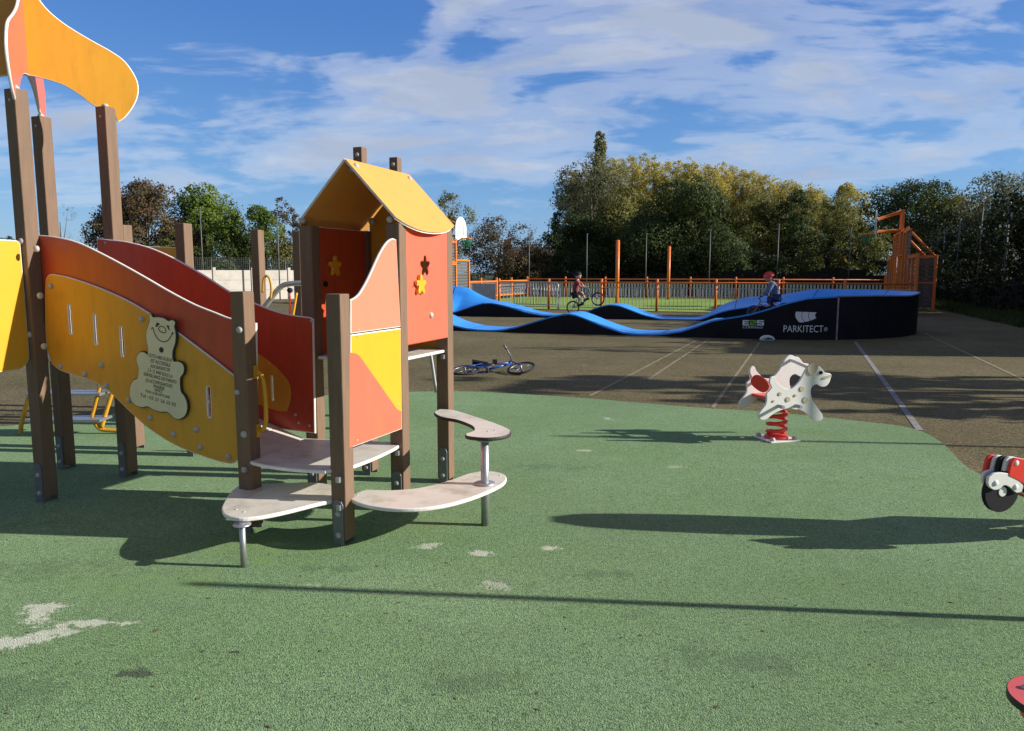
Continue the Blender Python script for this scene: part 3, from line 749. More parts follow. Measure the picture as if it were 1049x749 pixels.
panel('muzzle', [smooth_pts(dpts(zp([(682, 262), (700, 244), (728, 236), (752, 228), (755, 240), (735, 252), (705, 262)])))], D0, hd, UP, .006, [M_beige, M_beige], near, off=.155 + .0145, bev=.001)
for (x, y) in [(385, 448), (508, 446)]:
    c = dpts(zp([(x, y)]))[0]; k = MB(); k.tube([vec3(c, -.15), vec3((c[0] + .0, c[1]), .24)], .016, 10); k.build('foot_rest', M_steel, dog, True)
c = dpts(zp([(620, 190)]))[0]; k = MB(); k.tube([vec3(c, .16), vec3((c[0], c[1] + .05), -.19)], .015, 10); k.build('hand_bar', M_white, dog, True)
# tilted red seat back between the boards, and the seat
cS = dpts(zp([(262, 292)]), -.16)[0]
sU = (hd * .55 + dn_ * .83).normalized(); sV = (UP * .9 - hd * .42); sV = (sV - sU * sV.dot(sU)).normalized()
el = [(.088 * (abs(math.cos(a)) ** .75) * (1 if math.cos(a) > 0 else -1), .060 * (abs(math.sin(a)) ** .75) * (1 if math.sin(a) > 0 else -1)) for a in [k * PI / 14 for k in range(28)]]
el = [(x * math.cos(R(-32)) - y * math.sin(R(-32)), x * math.sin(R(-32)) + y * math.cos(R(-32))) for x, y in el]
panel('seat', [el], vec3(cS, 0), sU, UP, .025, [M_redp, M_redp], dog)
panel('seat', [[(-.15, -.15), (.15, -.15), (.17, 0), (.15, .15), (-.15, .15)]], D0 + hd * -.02 + UP * .40, hd, -dn_, .025, [M_redp, M_redp], dog)
tl_ = dpts(zp([(184, 215), (188, 198), (198, 188), (209, 198), (214, 225), (214, 262), (196, 262)]), -.31)
panel('tail', [smooth_pts(tl_)], D0, hd, UP, .02, [M_white, M_white], dog, off=-.16)
k = MB(); k.box(D0 + UP * .43 - UP * .06, (.12, .32, .03), Matrix.Rotation(psi, 3, 'Z')); k.build('mount_plate', M_redp, dog, True)
spring(dog, D0, .05, .36, .078, 4.6, .018, M_redp)
k = MB(); k.lathe([(.0, .058), (.085, .056), (.105, .04), (.105, .018), (0, .018)], D0, n=20); k.build('spring_cup', M_redp, dog, True)
k = MB(); k.box(D0 + UP * .017, (.30, .30, .012), Matrix.Rotation(psi, 3, 'Z')); bevel(k.build('ground_plate', M_white, dog, True), .005)
for (a, c_) in ((-.11, -.11), (.11, -.11), (.11, .11), (-.11, .11)):
    k = MB(); k.lathe([(0, .04), (.018, .036), (.024, .02), (.024, 0)], D0 + hd * a + dn_ * c_ + UP * .014, n=10); k.build('bolt', M_bolt, dog, True)

# motorcycle spring rider cut by the right edge of the picture
mo = empty('spring_rider', Vector((3.00, 4.12, 0)))
tag(mo, 'red and white motorbike spring rider with black disc wheel at the right picture edge', 'spring rider')
O_ = Vector((3.0, 4.02, 0)); nm = Vector((.26, -.966, 0)).normalized(); X_ = Vector((-nm.y, nm.x, 0))
def mpts(pxs, off=0.0):
    xs, zs = [((h := hit(x, y, O_ + nm * off, nm)) - O_).dot(X_) for x, y in pxs], [hit(x, y, O_ + nm * off, nm).z for x, y in pxs]
    return list(zip(xs, zs))
bodyp = [(1032, 487), (1034, 478), (1036, 472), (1040, 469), (1050, 470.5), (1075, 476), (1100, 486), (1130, 486), (1165, 470), (1180, 476), (1172, 500), (1140, 515), (1105, 520), (1075, 514), (1052, 500), (1044, 493)]
fend = [(1011, 494), (1012, 488.5), (1017, 485), (1025, 484), (1034, 485.5), (1042, 490), (1047, 497), (1045.5, 503.5), (1040, 504.5), (1036, 501), (1031, 497.5), (1027, 497), (1023, 500.5), (1017, 501.5), (1012.5, 498.5)]
def circ(px, py, rp, off=0.0):
    c = mpts([(px, py)], off)[0]; rr = rp * 1.13 * (O_.y) / F
    return [(c[0] + rr * math.cos(a), c[1] + rr * math.sin(a)) for a in [k * PI / 14 for k in range(28)]]
panel('wheel', [circ(1024.7, 503, 19.3), circ(1024.7, 503, 4.2)], O_, X_, UP, .025, [M_black, M_black], mo, off=.0)
panel('hub', [circ(1024.7, 503, 4.6)], O_, X_, UP, .012, [M_white, M_white], mo, off=.010)
panel('fender', [smooth_pts(mpts(fend, .022))], O_, X_, UP, .016, [M_white, M_white], mo, off=.022)
panel('fender', [smooth_pts([(x - .004, z + .010) for x, z in mpts(fend)])], O_, X_, UP, .016, [M_white, M_white], mo, off=-.03)
panel('body_board', [smooth_pts(mpts(bodyp, .024))], O_, X_, UP, .018, [M_redp, M_redp], mo, off=.024)
for (dx, of, m_) in ((-.018, .004, M_white), (-.040, -.016, M_black), (-.052, -.036, M_white), (-.075, -.056, M_redp)):
    panel('body_board', [smooth_pts([(x + dx, z + .004) for x, z in mpts(bodyp, .024)])], O_, X_, UP, .016, [m_, m_], mo, off=of)
panel('wheel', [circ(1152, 505, 21)], O_, X_, UP, .03, [M_black, M_black], mo, off=.0)
for (x, y) in [(1020, 495), (1040.5, 499), (1041, 474.5)]:
    c = mpts([(x, y)], .03)[0]; k = MB(); k.lathe([(0, .008), (.008, .0075), (.014, .005), (.017, 0)], O_ + X_ * c[0] + UP * c[1] + nm * .030, Matrix((X_, UP, nm)).transposed(), 12); k.build('bolt', M_white, mo, True)
k = MB(); k.box(O_ + Vector((.42, .16, .50)), (.50, .22, .03)); bevel(k.build('seat', M_redp, mo, True), .008)
panel('back_rest', [[(-.08, -.05), (.08, -.05), (.09, .12), (.05, .2), (-.05, .2), (-.09, .12)]], O_ + Vector((.33, .11, .56)), Vector((0, 1, 0)), UP, .02, [M_redp, M_redp], mo)
panel('side_board', [smooth_pts([(.10, .24), (.85, .24), (.85, .62), (.10, .62)], corner=40)], O_, X_, UP, .02, [M_redp, M_white], mo, off=-.12)  # unseen board, added to close the gaps in the rider's shadow
panel('shadow_board', [smooth_pts([(-.15, 0), (.15, 0), (.17, .42), (.13, .70), (.05, .80), (-.05, .80), (-.13, .70), (-.17, .42)])], O_ + Vector((.22, .13, .47)), Vector((0, 1, 0)), UP, .02, [M_redp, M_white], mo)  # tall unseen board added so that the rider's shadow reaches farther left
spring(mo, Vector((3.15, 4.14, 0)), .03, .44, .085, 4.5, .018, M_redp)
k = MB(); k.box(Vector((3.15, 4.14, .018)), (.30, .30, .012)); bevel(k.build('ground_plate', M_white, mo, True), .004)
for (a, c_) in ((-.13, -.13), (-.13, .13), (.13, -.13)):
    k = MB(); k.lathe([(0, .045), (.022, .04), (.03, .02), (.03, 0)], Vector((3.15 + a, 4.14 + c_, .016)), n=12); k.build('bolt', M_bolt, mo, True)

# red spring seat at the lower right corner
sz = .46
cR = G(1062, 708, sz); rs = empty('spring_rider', Vector((cR.x, cR.y, 0)))
tag(rs, 'rounded red seat board with a white bolt at the lower right corner of the picture', 'spring rider')
P2 = [G(x, y, sz) for x, y in [(1031, 704), (1032.5, 698), (1039, 693.5), (1050, 691.5), (1070, 691), (1092, 696), (1100, 706), (1094, 722), (1076, 734), (1058, 727), (1046, 721), (1035, 712)]]
panel('seat', [smooth_pts([(p.x, p.y) for p in P2])], (0, 0, sz - .010), Vector((1, 0, 0)), Vector((0, 1, 0)), .02, [mat('faded_red_board', (.60, .10, .10), .5, dirt=(.4, .1, .1), dirt_amt=.3), M_edged], rs)
k = MB(); pB = G(1051, 705, sz); k.lathe([(0, .008), (.008, .007), (.011, .002), (.011, -.002)], pB, n=12); k.build('bolt', M_bolt, rs, True)
spring(rs, (cR.x + .05, cR.y, 0), .02, sz - .03, .06, 5, .012, M_redp)
# two slender posts added beyond the right edge to throw the long thin shadows
for (x, y, h_, w_, lb) in ((3.62, 2.97, 2.2, .05, 'slim unseen steel post just right of the picture, added for its shadow'), (8.9, 5.95, 3.6, .06, 'taller unseen steel post at the far right of the rubber ground, added for its shadow')):
    k = MB(); k.tube([(x, y, 0), (x, y, h_)], w_ / 2, 10); k.lathe([(.06, 0), (.06, .02), (0, .02)], (x, y, .012)); o = k.build('shadow_post', M_steel); tag(o, lb, 'post')

# ------------------------------------------------------------------ bicycles (local frame: x forward, origin under the rear axle)
def bike(label, R_, wb, m, loc, rot, group=None, grips=M_black, steer=0.0):
    root = empty('bicycle', loc); root.rotation_mode = 'QUATERNION'; root.rotation_quaternion = rot.to_quaternion()
    tag(root, label, 'bicycle', group)
    RX = Matrix(((1, 0, 0), (0, 0, -1), (0, 1, 0)))
    s_ = R_ / .235
    hA, hB = Vector((wb * .80, 0, R_ * 2.15)), Vector((wb * .76, 0, R_ * 2.55))
    SM = Matrix.Translation(hA) @ Matrix.Rotation(steer, 4, (hB - hA).normalized()) @ Matrix.Translation(-hA)
    def turn(o):
        o.data.transform(SM); return o
    def whl(x):
        w = empty('wheel', (x, 0, R_)); w.parent = root
        if x > 0 and steer: w.matrix_local = SM @ Matrix.Translation((x, 0, R_))
        k = MB(); pts = [((R_ - .019 * s_) * math.cos(a), 0, (R_ - .019 * s_) * math.sin(a)) for a in [i * PI / 14 for i in range(28)]]
        k.tube(pts, .021 * s_, 8, closed=True); k.build('tyre', M_tyre, w)
        k = MB(); pts = [((R_ - .045 * s_) * math.cos(a), 0, (R_ - .045 * s_) * math.sin(a)) for a in [i * PI / 14 for i in range(28)]]
        k.tube(pts, .007 * s_, 6, closed=True)
        for i in range(14):
            a = i * PI / 7; k.tube([(0, .02 * (-1) ** i, 0), ((R_ - .045 * s_) * math.cos(a), 0, (R_ - .045 * s_) * math.sin(a))], .0022, 4)
        k.tube([(0, -.05, 0), (0, .05, 0)], .016 * s_, 8); k.build('rim', M_steel, w)
    whl(0); whl(wb)
    bb = Vector((wb * .40, 0, R_ * 1.08)); st_ = Vector((wb * .27, 0, R_ * 2.25)); hd0 = Vector((wb * .80, 0, R_ * 2.15)); hd1 = Vector((wb * .76, 0, R_ * 2.55)); fr = Vector((wb, 0, R_)); rr = Vector((0, 0, R_))
    k = MB(); t = .016 * s_
    k.tube([bb, st_], t, 8); k.tube([bb, hd0], t * 1.25, 8); k.tube([st_ - (st_ - bb) * .08, hd1 * .6 + hd0 * .4], t, 8); k.tube([hd0, hd1], t * 1.2, 8)
    for y in (-.05, .05):
        k.tube([bb + Vector((0, y * .6, 0)), rr + Vector((0, y, 0))], t * .6, 6); k.tube([st_ - (st_ - bb) * .1 + Vector((0, y * .4, 0)), rr + Vector((0, y, 0))], t * .55, 6)
    k.build('frame', m, root)
    k = MB()
    for y in (-.05, .05): k.tube([hd0 + Vector((0, y, 0)), fr + Vector((0, y, 0))], t * .8, 6)
    k.tube([hd0 + Vector((0, -.055, 0)), hd0 + Vector((0, .055, 0))], t, 6); turn(k.build('fork', m, root))
    top = hd1 + Vector((.02, 0, R_ * .30)); bw = .27 * max(s_, .75)
    k = MB(); k.tube([hd1, top], t, 8); k.tube([(top.x - .05, -bw, top.z + .05), (top.x - .02, -bw * .7, top.z + .04), (top.x + .02, -bw * .3, top.z), (top.x + .02, bw * .3, top.z), (top.x - .02, bw * .7, top.z + .04), (top.x - .05, bw, top.z + .05)], .011, 8); hb = turn(k.build('handlebar', M_bikegrey, root))
    for y in (-1, 1):
        k = MB(); k.tube([(top.x - .02, y * bw * .72, top.z + .04), (top.x - .055, y * bw * 1.03, top.z + .052)], .018, 8); turn(k.build('grip', grips, root))
    k = MB(); k.tube([st_ - (st_ - bb) * .1, st_ + (st_ - bb) * .18], t * .8, 8); sd = st_ + (st_ - bb) * .2
    k.add([sd + Vector(v) for v in ((-.13, -.065, .02), (-.13, .065, .02), (.0, .04, .012), (.12, .016, 0), (.12, -.016, 0), (0, -.04, .012), (-.11, -.045, -.03), (-.11, .045, -.03), (.11, 0, -.025))], [(0, 1, 2, 5), (5, 2, 3, 4), (0, 6, 7, 1), (0, 5, 6), (1, 7, 2), (5, 4, 8), (2, 8, 3), (6, 5, 8), (7, 8, 2), (6, 8, 7), (4, 3, 8)])
    k.build('saddle', M_black, root)
    k = MB(); k.tube([bb + Vector((0, -.05, 0)), bb + Vector((0, .05, 0))], .02, 8); k.lathe([(.0, .0), (.062 * s_, 0), (.062 * s_, .005), (0, .005)], bb + Vector((0, -.035, 0)), RX, 18)
    a = R(20); L_ = .13 * s_
    for y, sg in ((-.06, 1), (.06, -1)):
        e = bb + Vector((sg * L_ * math.cos(a), y, sg * L_ * math.sin(a))); k.tube([bb + Vector((0, y, 0)), e], .009, 6)
        k.box(e + Vector((0, .045 * (1 if y > 0 else -1), 0)), (.07, .075, .02))
    k.build('crank', M_bikegrey, root)
    k = MB(); k.tube([bb + Vector((0, -.04, .06 * s_)), rr + Vector((0, -.04, .035 * s_)), rr + Vector((-.03, -.04, 0)), rr + Vector((0, -.04, -.035 * s_)), bb + Vector((0, -.04, -.06 * s_))], .005, 5); k.build('chain', M_black, root)
    return root, dict(bb=bb, seat=sd, bar=top, bw=bw)
# blue bicycle lying on its side on the asphalt, handlebar end up
RXm = lambda yaw, pitch, roll: Matrix.Rotation(yaw, 3, 'Z') @ Matrix.Rotation(pitch, 3, 'Y') @ Matrix.Rotation(roll, 3, 'X')
gb = Vector((-.71, 11.0, 0)); bike('small blue child bicycle lying on its side on the asphalt beside the play house', .215, .84, M_bikeblue, gb + Vector((0, 0, .005)), RXm(R(-3), R(-2), R(-79)), grips=M_plate, steer=R(-9))
# ------------------------------------------------------------------ pump track loop
PT = R(19); rt = Vector((math.cos(PT), -math.sin(PT), 0)); bt = Vector((math.sin(PT), math.cos(PT), 0))
def on1(x): return Vector((x, 17.6 - (x - 3.98) * math.tan(PT), 0))
RO, WD = 3.7, 1.2
PRt = on1(5.6); PLt = on1(-4.2)
LS = (PRt - PLt).length
CR_ = PRt + bt * RO; CL_ = PLt + bt * RO
ARC = PI * RO; TOT = 2 * LS + 2 * ARC
def outer(u):
    u = u % TOT
    if u < LS: return PLt + rt * u, -bt
    u -= LS
    if u < ARC:
        a = u / RO; n = -bt * math.cos(a) + rt * math.sin(a); return CR_ + n * RO, n
    u -= ARC
    if u < LS: return PRt + bt * 2 * RO - rt * u, bt
    u -= LS
    a = u / RO; n = bt * math.cos(a) - rt * math.sin(a); return CL_ + n * RO, n
def interp(tab, x):
    if x <= tab[0][0]: return tab[0][1]
    for (a, c), (d, e) in zip(tab, tab[1:]):
        if x <= d: return c + (e - c) * (x - a) / (d - a)
    return tab[-1][1]
T1t = [(430, 318), (440, 322), (450, 327), (462, 332.5), (480, 336.5), (500, 338.3), (515, 337.5), (530, 334.5), (545, 330), (560, 325.5), (572, 322.3), (582, 321), (592, 323), (604, 328), (616, 333), (629, 337.5), (639, 340.5), (655, 342.3), (670, 342.5), (685, 341), (700, 338.5), (716, 333), (728, 328.5), (742, 325.8), (756, 323.8), (770, 321), (785, 316.5), (803, 310.5), (826, 305), (856, 303.2), (900, 302.6), (944, 303)]
T2t = [(440, 318), (466, 319.5), (475, 316.5), (485, 313), (495, 310.3), (505, 310.3), (520, 313.8), (540, 320), (556, 322.8), (575, 323.3), (590, 322), (598, 320.5), (608, 316), (617, 313), (624, 312), (633, 312.6), (645, 317), (659, 322.5), (675, 326), (688, 328), (700, 328.6), (713, 328), (722, 325.5), (733, 321), (745, 317.5), (760, 315), (775, 313), (790, 311), (810, 309)]
def sm_(t): t = max(0, min(1, t)); return t * t * (3 - 2 * t)
def heights(u):
    p, n = outer(u); uu = u % TOT; pi_ = p - n * WD
    if uu < LS:
        z = max(.05, zat(p.x, p.y, interp(T1t, proj(p)[0]))); zi = z
        k = 1 - sm_(uu / 1.6); return max(z, 0.05), max(.05, zi + .25 * k - .28 * sm_((uu - LS + 1.2) / 1.2))
    if uu < LS + ARC:
        f = (uu - LS) / ARC
        zt = max(.05, zat(p.x, p.y, interp(T1t, proj(p)[0]))) if f < .42 else 1.0
        zo = zt * (1 - sm_((f - .32) / .1)) + 1.0 * sm_((f - .32) / .1)
        zi_a = max(.05, zat(PRt.x, PRt.y, interp(T1t, proj(PRt)[0])) - .28)
        q = PRt + bt * 2 * RO; qi = q - bt * WD; zi_b = max(.05, zat(qi.x, qi.y, interp(T2t, proj(qi)[0])))
        zi = zi_a * (1 - sm_(f / .25)) + .32 * sm_(f / .25)
        zi = zi * (1 - sm_((f - .75) / .25)) + zi_b * sm_((f - .75) / .25)
        zo = zo * (1 - .25 * sm_((f - .85) / .15))
        return zo, zi
    if uu < 2 * LS + ARC:
        v = uu - LS - ARC; q = p - n * WD
        zi = max(.05, zat(q.x, q.y, interp(T2t, proj(q)[0])))
        zo = zi + (.75 - zi) * (1 - sm_(v / 2.2)) + max(0, .98 - zi) * sm_((v - LS + 1.6) / 1.6)
        return zo, zi
    f = (uu - 2 * LS - ARC) / ARC
    z0 = heights(0.0001); zi = .30 * sm_(f / .3) + (1 - sm_(f / .3)) * .3
    zi = zi * (1 - sm_((f - .7) / .3)) + z0[1] * sm_((f - .7) / .3)
    zo = 1.0 * (1 - sm_((f - .72) / .28)) + z0[0] * sm_((f - .72) / .28)
    return zo, zi
track = empty('pump_track', (4.0, 21.0, 0))
tag(track, 'modular pump track loop with bright blue rolling top and black sides on the asphalt', 'pump track')
NU, NW = 260, 6
vs, fs, so, si = [], [], [], []
rows_ = []
for k in range(NU):
    u = TOT * k / NU; p, n = outer(u); zo, zi = heights(u)
    rw = []
    for q_ in range(NW + 1):
        t = q_ / NW; z = zo + (zi - zo) * (1 - (1 - t) ** 1.6 if zo > zi else t)
        pp = p - n * (WD * t); rw.append((pp.x, pp.y, z))
    rows_.append((rw, p, n, zo, zi))
kt = MB(); kb = MB()
for k in range(NU):
    a, c = rows_[k][0], rows_[(k + 1) % NU][0]
    m_ = len(kt.v)
    for q_ in range(NW): kt.add([a[q_], a[q_ + 1], c[q_ + 1], c[q_]], [(0, 1, 2, 3)], 0, True)
    # blue lip, 3 cm, then the black skirt
    for side, sgn in ((0, 1), (NW, -1)):
        n0, n1 = rows_[k][2] * sgn, rows_[(k + 1) % NU][2] * sgn
        A, C = Vector(a[side]), Vector(c[side])
        e0, e1 = A + n0 * .015, C + n1 * .015
        dd = UP * .035
        qa = [A, C, e1, e0]; kt.add(qa if sgn > 0 else qa[::-1], [(0, 1, 2, 3)], 0)
        qb = [e0, e1, e1 - dd, e0 - dd]; kt.add(qb if sgn > 0 else qb[::-1], [(0, 1, 2, 3)], 0)
        qc = [A - dd + n0 * .004, C - dd + n1 * .004, Vector((C.x, C.y, 0.0)) + n1 * .004, Vector((A.x, A.y, 0)) + n0 * .004]
        qd = [e0 - dd, e1 - dd, qc[1], qc[0]]; kt.add(qd if sgn > 0 else qd[::-1], [(0, 1, 2, 3)], 0)
        kb.add(qc if sgn > 0 else qc[::-1], [(0, 1, 2, 3)], 0)
def build_merged(k, name, m, parent):
    me = k.mesh(name); bm = bmesh.new(); bm.from_mesh(me); bmesh.ops.remove_doubles(bm, verts=bm.verts, dist=.0005); bm.to_mesh(me); bm.free()
    return link(name, me, parent, m, True)
build_merged(kt, 'riding_surface', M_blue, track); sk = build_merged(kb, 'side_skirt', M_skirt, track)
def upx(px):
    best = None
    for k in range(3000):
        u = (LS + ARC * .5) * k / 3000; d = abs(proj(outer(u)[0])[0] - px)
        if best is None or d < best[0]: best = (d, u)
    return best[1]
def place_print(name, me, m, x0, x1, y0, y1, parent=sk):
    """stretch a flat mesh onto the skirt between photo columns x0..x1 and rows y0 (top)..y1"""
    xs = [v.co.x for v in me.vertices]; ys = [v.co.y for v in me.vertices]
    u0, u1 = upx(x0), upx(x1); p, n = outer((u0 + u1) / 2); za, zb = zat(p.x, p.y, y0), zat(p.x, p.y, y1)
    for v in me.vertices:
        u = u0 + (u1 - u0) * (v.co.x - min(xs)) / (max(xs) - min(xs)); z = zb + (za - zb) * (v.co.y - min(ys)) / (max(ys) - min(ys))
        p, n = outer(u); zc = v.co.z; v.co = p + n * (.012 + zc) + UP * z
    return link(name, me, parent, m)
place_print('lettering', text_mesh('PARKITECT', 1, .0), M_sign, 802, 842.5, 333.4, 340.4)
place_print('lettering', text_mesh('\u00ae', 1, .0), M_sign, 843.2, 846.8, 335.2, 339.4)
place_print('lettering', text_mesh('COMPANY', 1, .0), M_sign, 760.5, 781.5, 334.2, 336.6)
def poly_mesh(polys):
    me = bpy.data.meshes.new('poly'); k = MB()
    for p in polys: k.add([(x, y, 0) for x, y in p], [tuple(range(len(p)))])
    return k.mesh('poly')
# the E and S are blocky slabs, the 2 between them is green
E_ = [[(0, 0), (1, 0), (1, .22), (0, .22)], [(0, .39), (.9, .39), (.9, .61), (0, .61)], [(0, .78), (1, .78), (1, 1), (0, 1)], [(0, .22), (.28, .22), (.28, .39), (0, .39)], [(0, .61), (.28, .61), (.28, .78), (0, .78)]]
S_ = [[(0, 0), (1, 0), (1, .22), (0, .22)], [(0, .39), (1, .39), (1, .61), (0, .61)], [(0, .78), (1, .78), (1, 1), (0, 1)], [(.72, .22), (1, .22), (1, .39), (.72, .39)], [(0, .61), (.28, .61), (.28, .78), (0, .78)]]
Z2 = [[(0, 0), (1, 0), (1, .22), (0, .22)], [(0, .39), (1, .39), (1, .61), (0, .61)], [(0, .78), (1, .78), (1, 1), (0, 1)], [(0, .22), (.28, .22), (.28, .39), (0, .39)], [(.72, .61), (1, .61), (1, .78), (.72, .78)]]
place_print('lettering', poly_mesh(E_), M_sign, 760.3, 766.8, 328.0, 333.4); place_print('lettering', poly_mesh(Z2), M_signg, 767.6, 774.0, 328.0, 333.4); place_print('lettering', poly_mesh(S_), M_sign, 774.8, 781.8, 328.0, 333.4)
# curled three-panel sheet emblem
def logo_cell(t0, t1):
    def top(t): return (t, 1 - .06 * t)
    def bot(t): return (.30 + .70 * t - .12 * (1 - t), .10 + .36 * t ** 1.3 - .25 * t * (1 - t))
    n = 6; a = [top(t0 + (t1 - t0) * k / n) for k in range(n + 1)]
    def edge_(t, rev=False):
        (x0, y0), (x1, y1) = top(t), bot(t); pts = [(x0 + (x1 - x0) * q - .10 * math.sin(PI * q) * (1 - .3 * t), y0 + (y1 - y0) * q) for q in [k / 5 for k in range(1, 5)]]
        return pts[::-1] if rev else pts
    c = [bot(t1 + (t0 - t1) * k / n) for k in range(n + 1)]
    return a + edge_(t1) + c + edge_(t0, True)
place_print('emblem', poly_mesh([logo_cell(0, .31)[::-1], logo_cell(.335, .645)[::-1], logo_cell(.67, 1)[::-1]]), M_sign, 813.3, 835, 319.3, 330.3)
def surf_(u, t):
    p, n = outer(u); zo, zi = heights(u); return p - n * (WD * t) + UP * (zo + (zi - zo) * (1 - (1 - t) ** 1.6 if zo > zi else t))
# joints of the skirt
for px in (856.5, 938.5):
    u = upx(px) ; p, n = outer(u); zt = heights(u)[0] - .04
    k = MB(); tdir = UP.cross(n); k.add([p + n * .010 - tdir * .02 + UP * .01, p + n * .010 + tdir * .02 + UP * .01, p + n * .010 + tdir * .02 + UP * zt, p + n * .010 - tdir * .02 + UP * zt], [(0, 1, 2, 3)])
    k.build('joint_strip', mat('pale_joint', (.30, .29, .28), .6, var=.5, scale=14), sk)
for k_ in range(18):   # module joints across the riding surface
    u = TOT * (k_ + .35) / 18; p, n = outer(u); zo, zi = heights(u); td = UP.cross(n) * .009; kj = MB()
    for q_ in range(NW):
        A_, B_ = surf_(u, q_ / NW), surf_(u, (q_ + 1) / NW); kj.add([A_ - td + UP * .004, A_ + td + UP * .004, B_ + td + UP * .004, B_ - td + UP * .004], [(0, 1, 2, 3)])
    kj.add([p + n * .019 - td + UP * .01, p + n * .019 + td + UP * .01, p + n * .019 + td + UP * (zo - .04), p + n * .019 - td + UP * (zo - .04)], [(0, 1, 2, 3)])
    kj.build('module_joint', M_black, track, True)
u0_, u1_ = upx(856), upx(943); pts_ = []
# pale cap rail on the curved end
k = MB(); pts_ = [outer(u0_ + (u1_ + .9 - u0_) * q / 24) for q in range(25)]
k.tube([p + n * .02 + UP * (heights(u0_ + (u1_ + .9 - u0_) * q / 24)[0] - .012) for q, (p, n) in enumerate(pts_)], .022, 6); k.build('cap_rail', mat('worn_blue_rail', (.16, .20, .34), .5, var=.2), track, True)
# small pale openwork helmet lying at the foot of the skirt
hp = G(784, 348.5) ; hp = hp - Vector((.0, .12, 0))
hel = empty('bike_helmet', hp); tag(hel, 'pale grey openwork bike helmet lying on the asphalt at the foot of the black skirt', 'helmet')
k = MB()
for q_ in range(-3, 4):
    y = q_ * .032; rr = math.sqrt(max(.001, 1 - (q_ / 4.2) ** 2))
    k.tube([(.16 * rr * math.cos(a), y, .012 + .10 * rr * math.sin(a)) for a in [i * PI / 10 for i in range(11)]], .011, 6)
k.build('shell_rib', M_white, hel); k = MB(); k.tube([(.165 * math.cos(a), .125 * math.sin(a), .014) for a in [i * PI / 12 for i in range(24)]], .012, 6, closed=True); k.build('rim', M_steel, hel)
k = MB(); k.tube([(-.15, -.02, .012), (-.24, -.05, .02), (-.33, -.02, .012), (-.26, .03, .015)], .007, 5); k.build('strap', M_black, hel)

# ------------------------------------------------------------------ riders
def head_mesh(c, s, fwd):
    """small head with nose, ears, brow and chin; fwd = facing direction in the side plane"""
    bm = bmesh.new(); bmesh.ops.create_uvsphere(bm, u_segments=20, v_segments=14, radius=1)
    for v in bm.verts:
        x, y, z = v.co
        v.co = Vector((x * .092, y * .076, z * .112))
        if z < 0: v.co.x += .012 * -z; v.co.y *= 1 - .22 * -z
        if x > .9 and -.35 < z < .05: v.co.x += .016
        if x > .75 and .05 < z < .3 and abs(y) > .2: v.co.x -= .008
        if abs(y) > .93 and -.25 < z < .2: v.co.y *= 1.16
    me = bpy.data.meshes.new('head'); bm.to_mesh(me); bm.free()
    M = Matrix.Rotation(-math.atan2(fwd.z, fwd.x), 4, 'Y') @ Matrix.Scale(s, 4); M.translation = c
    me.transform(M)
    for p in me.polygons: p.use_smooth = True
    return me
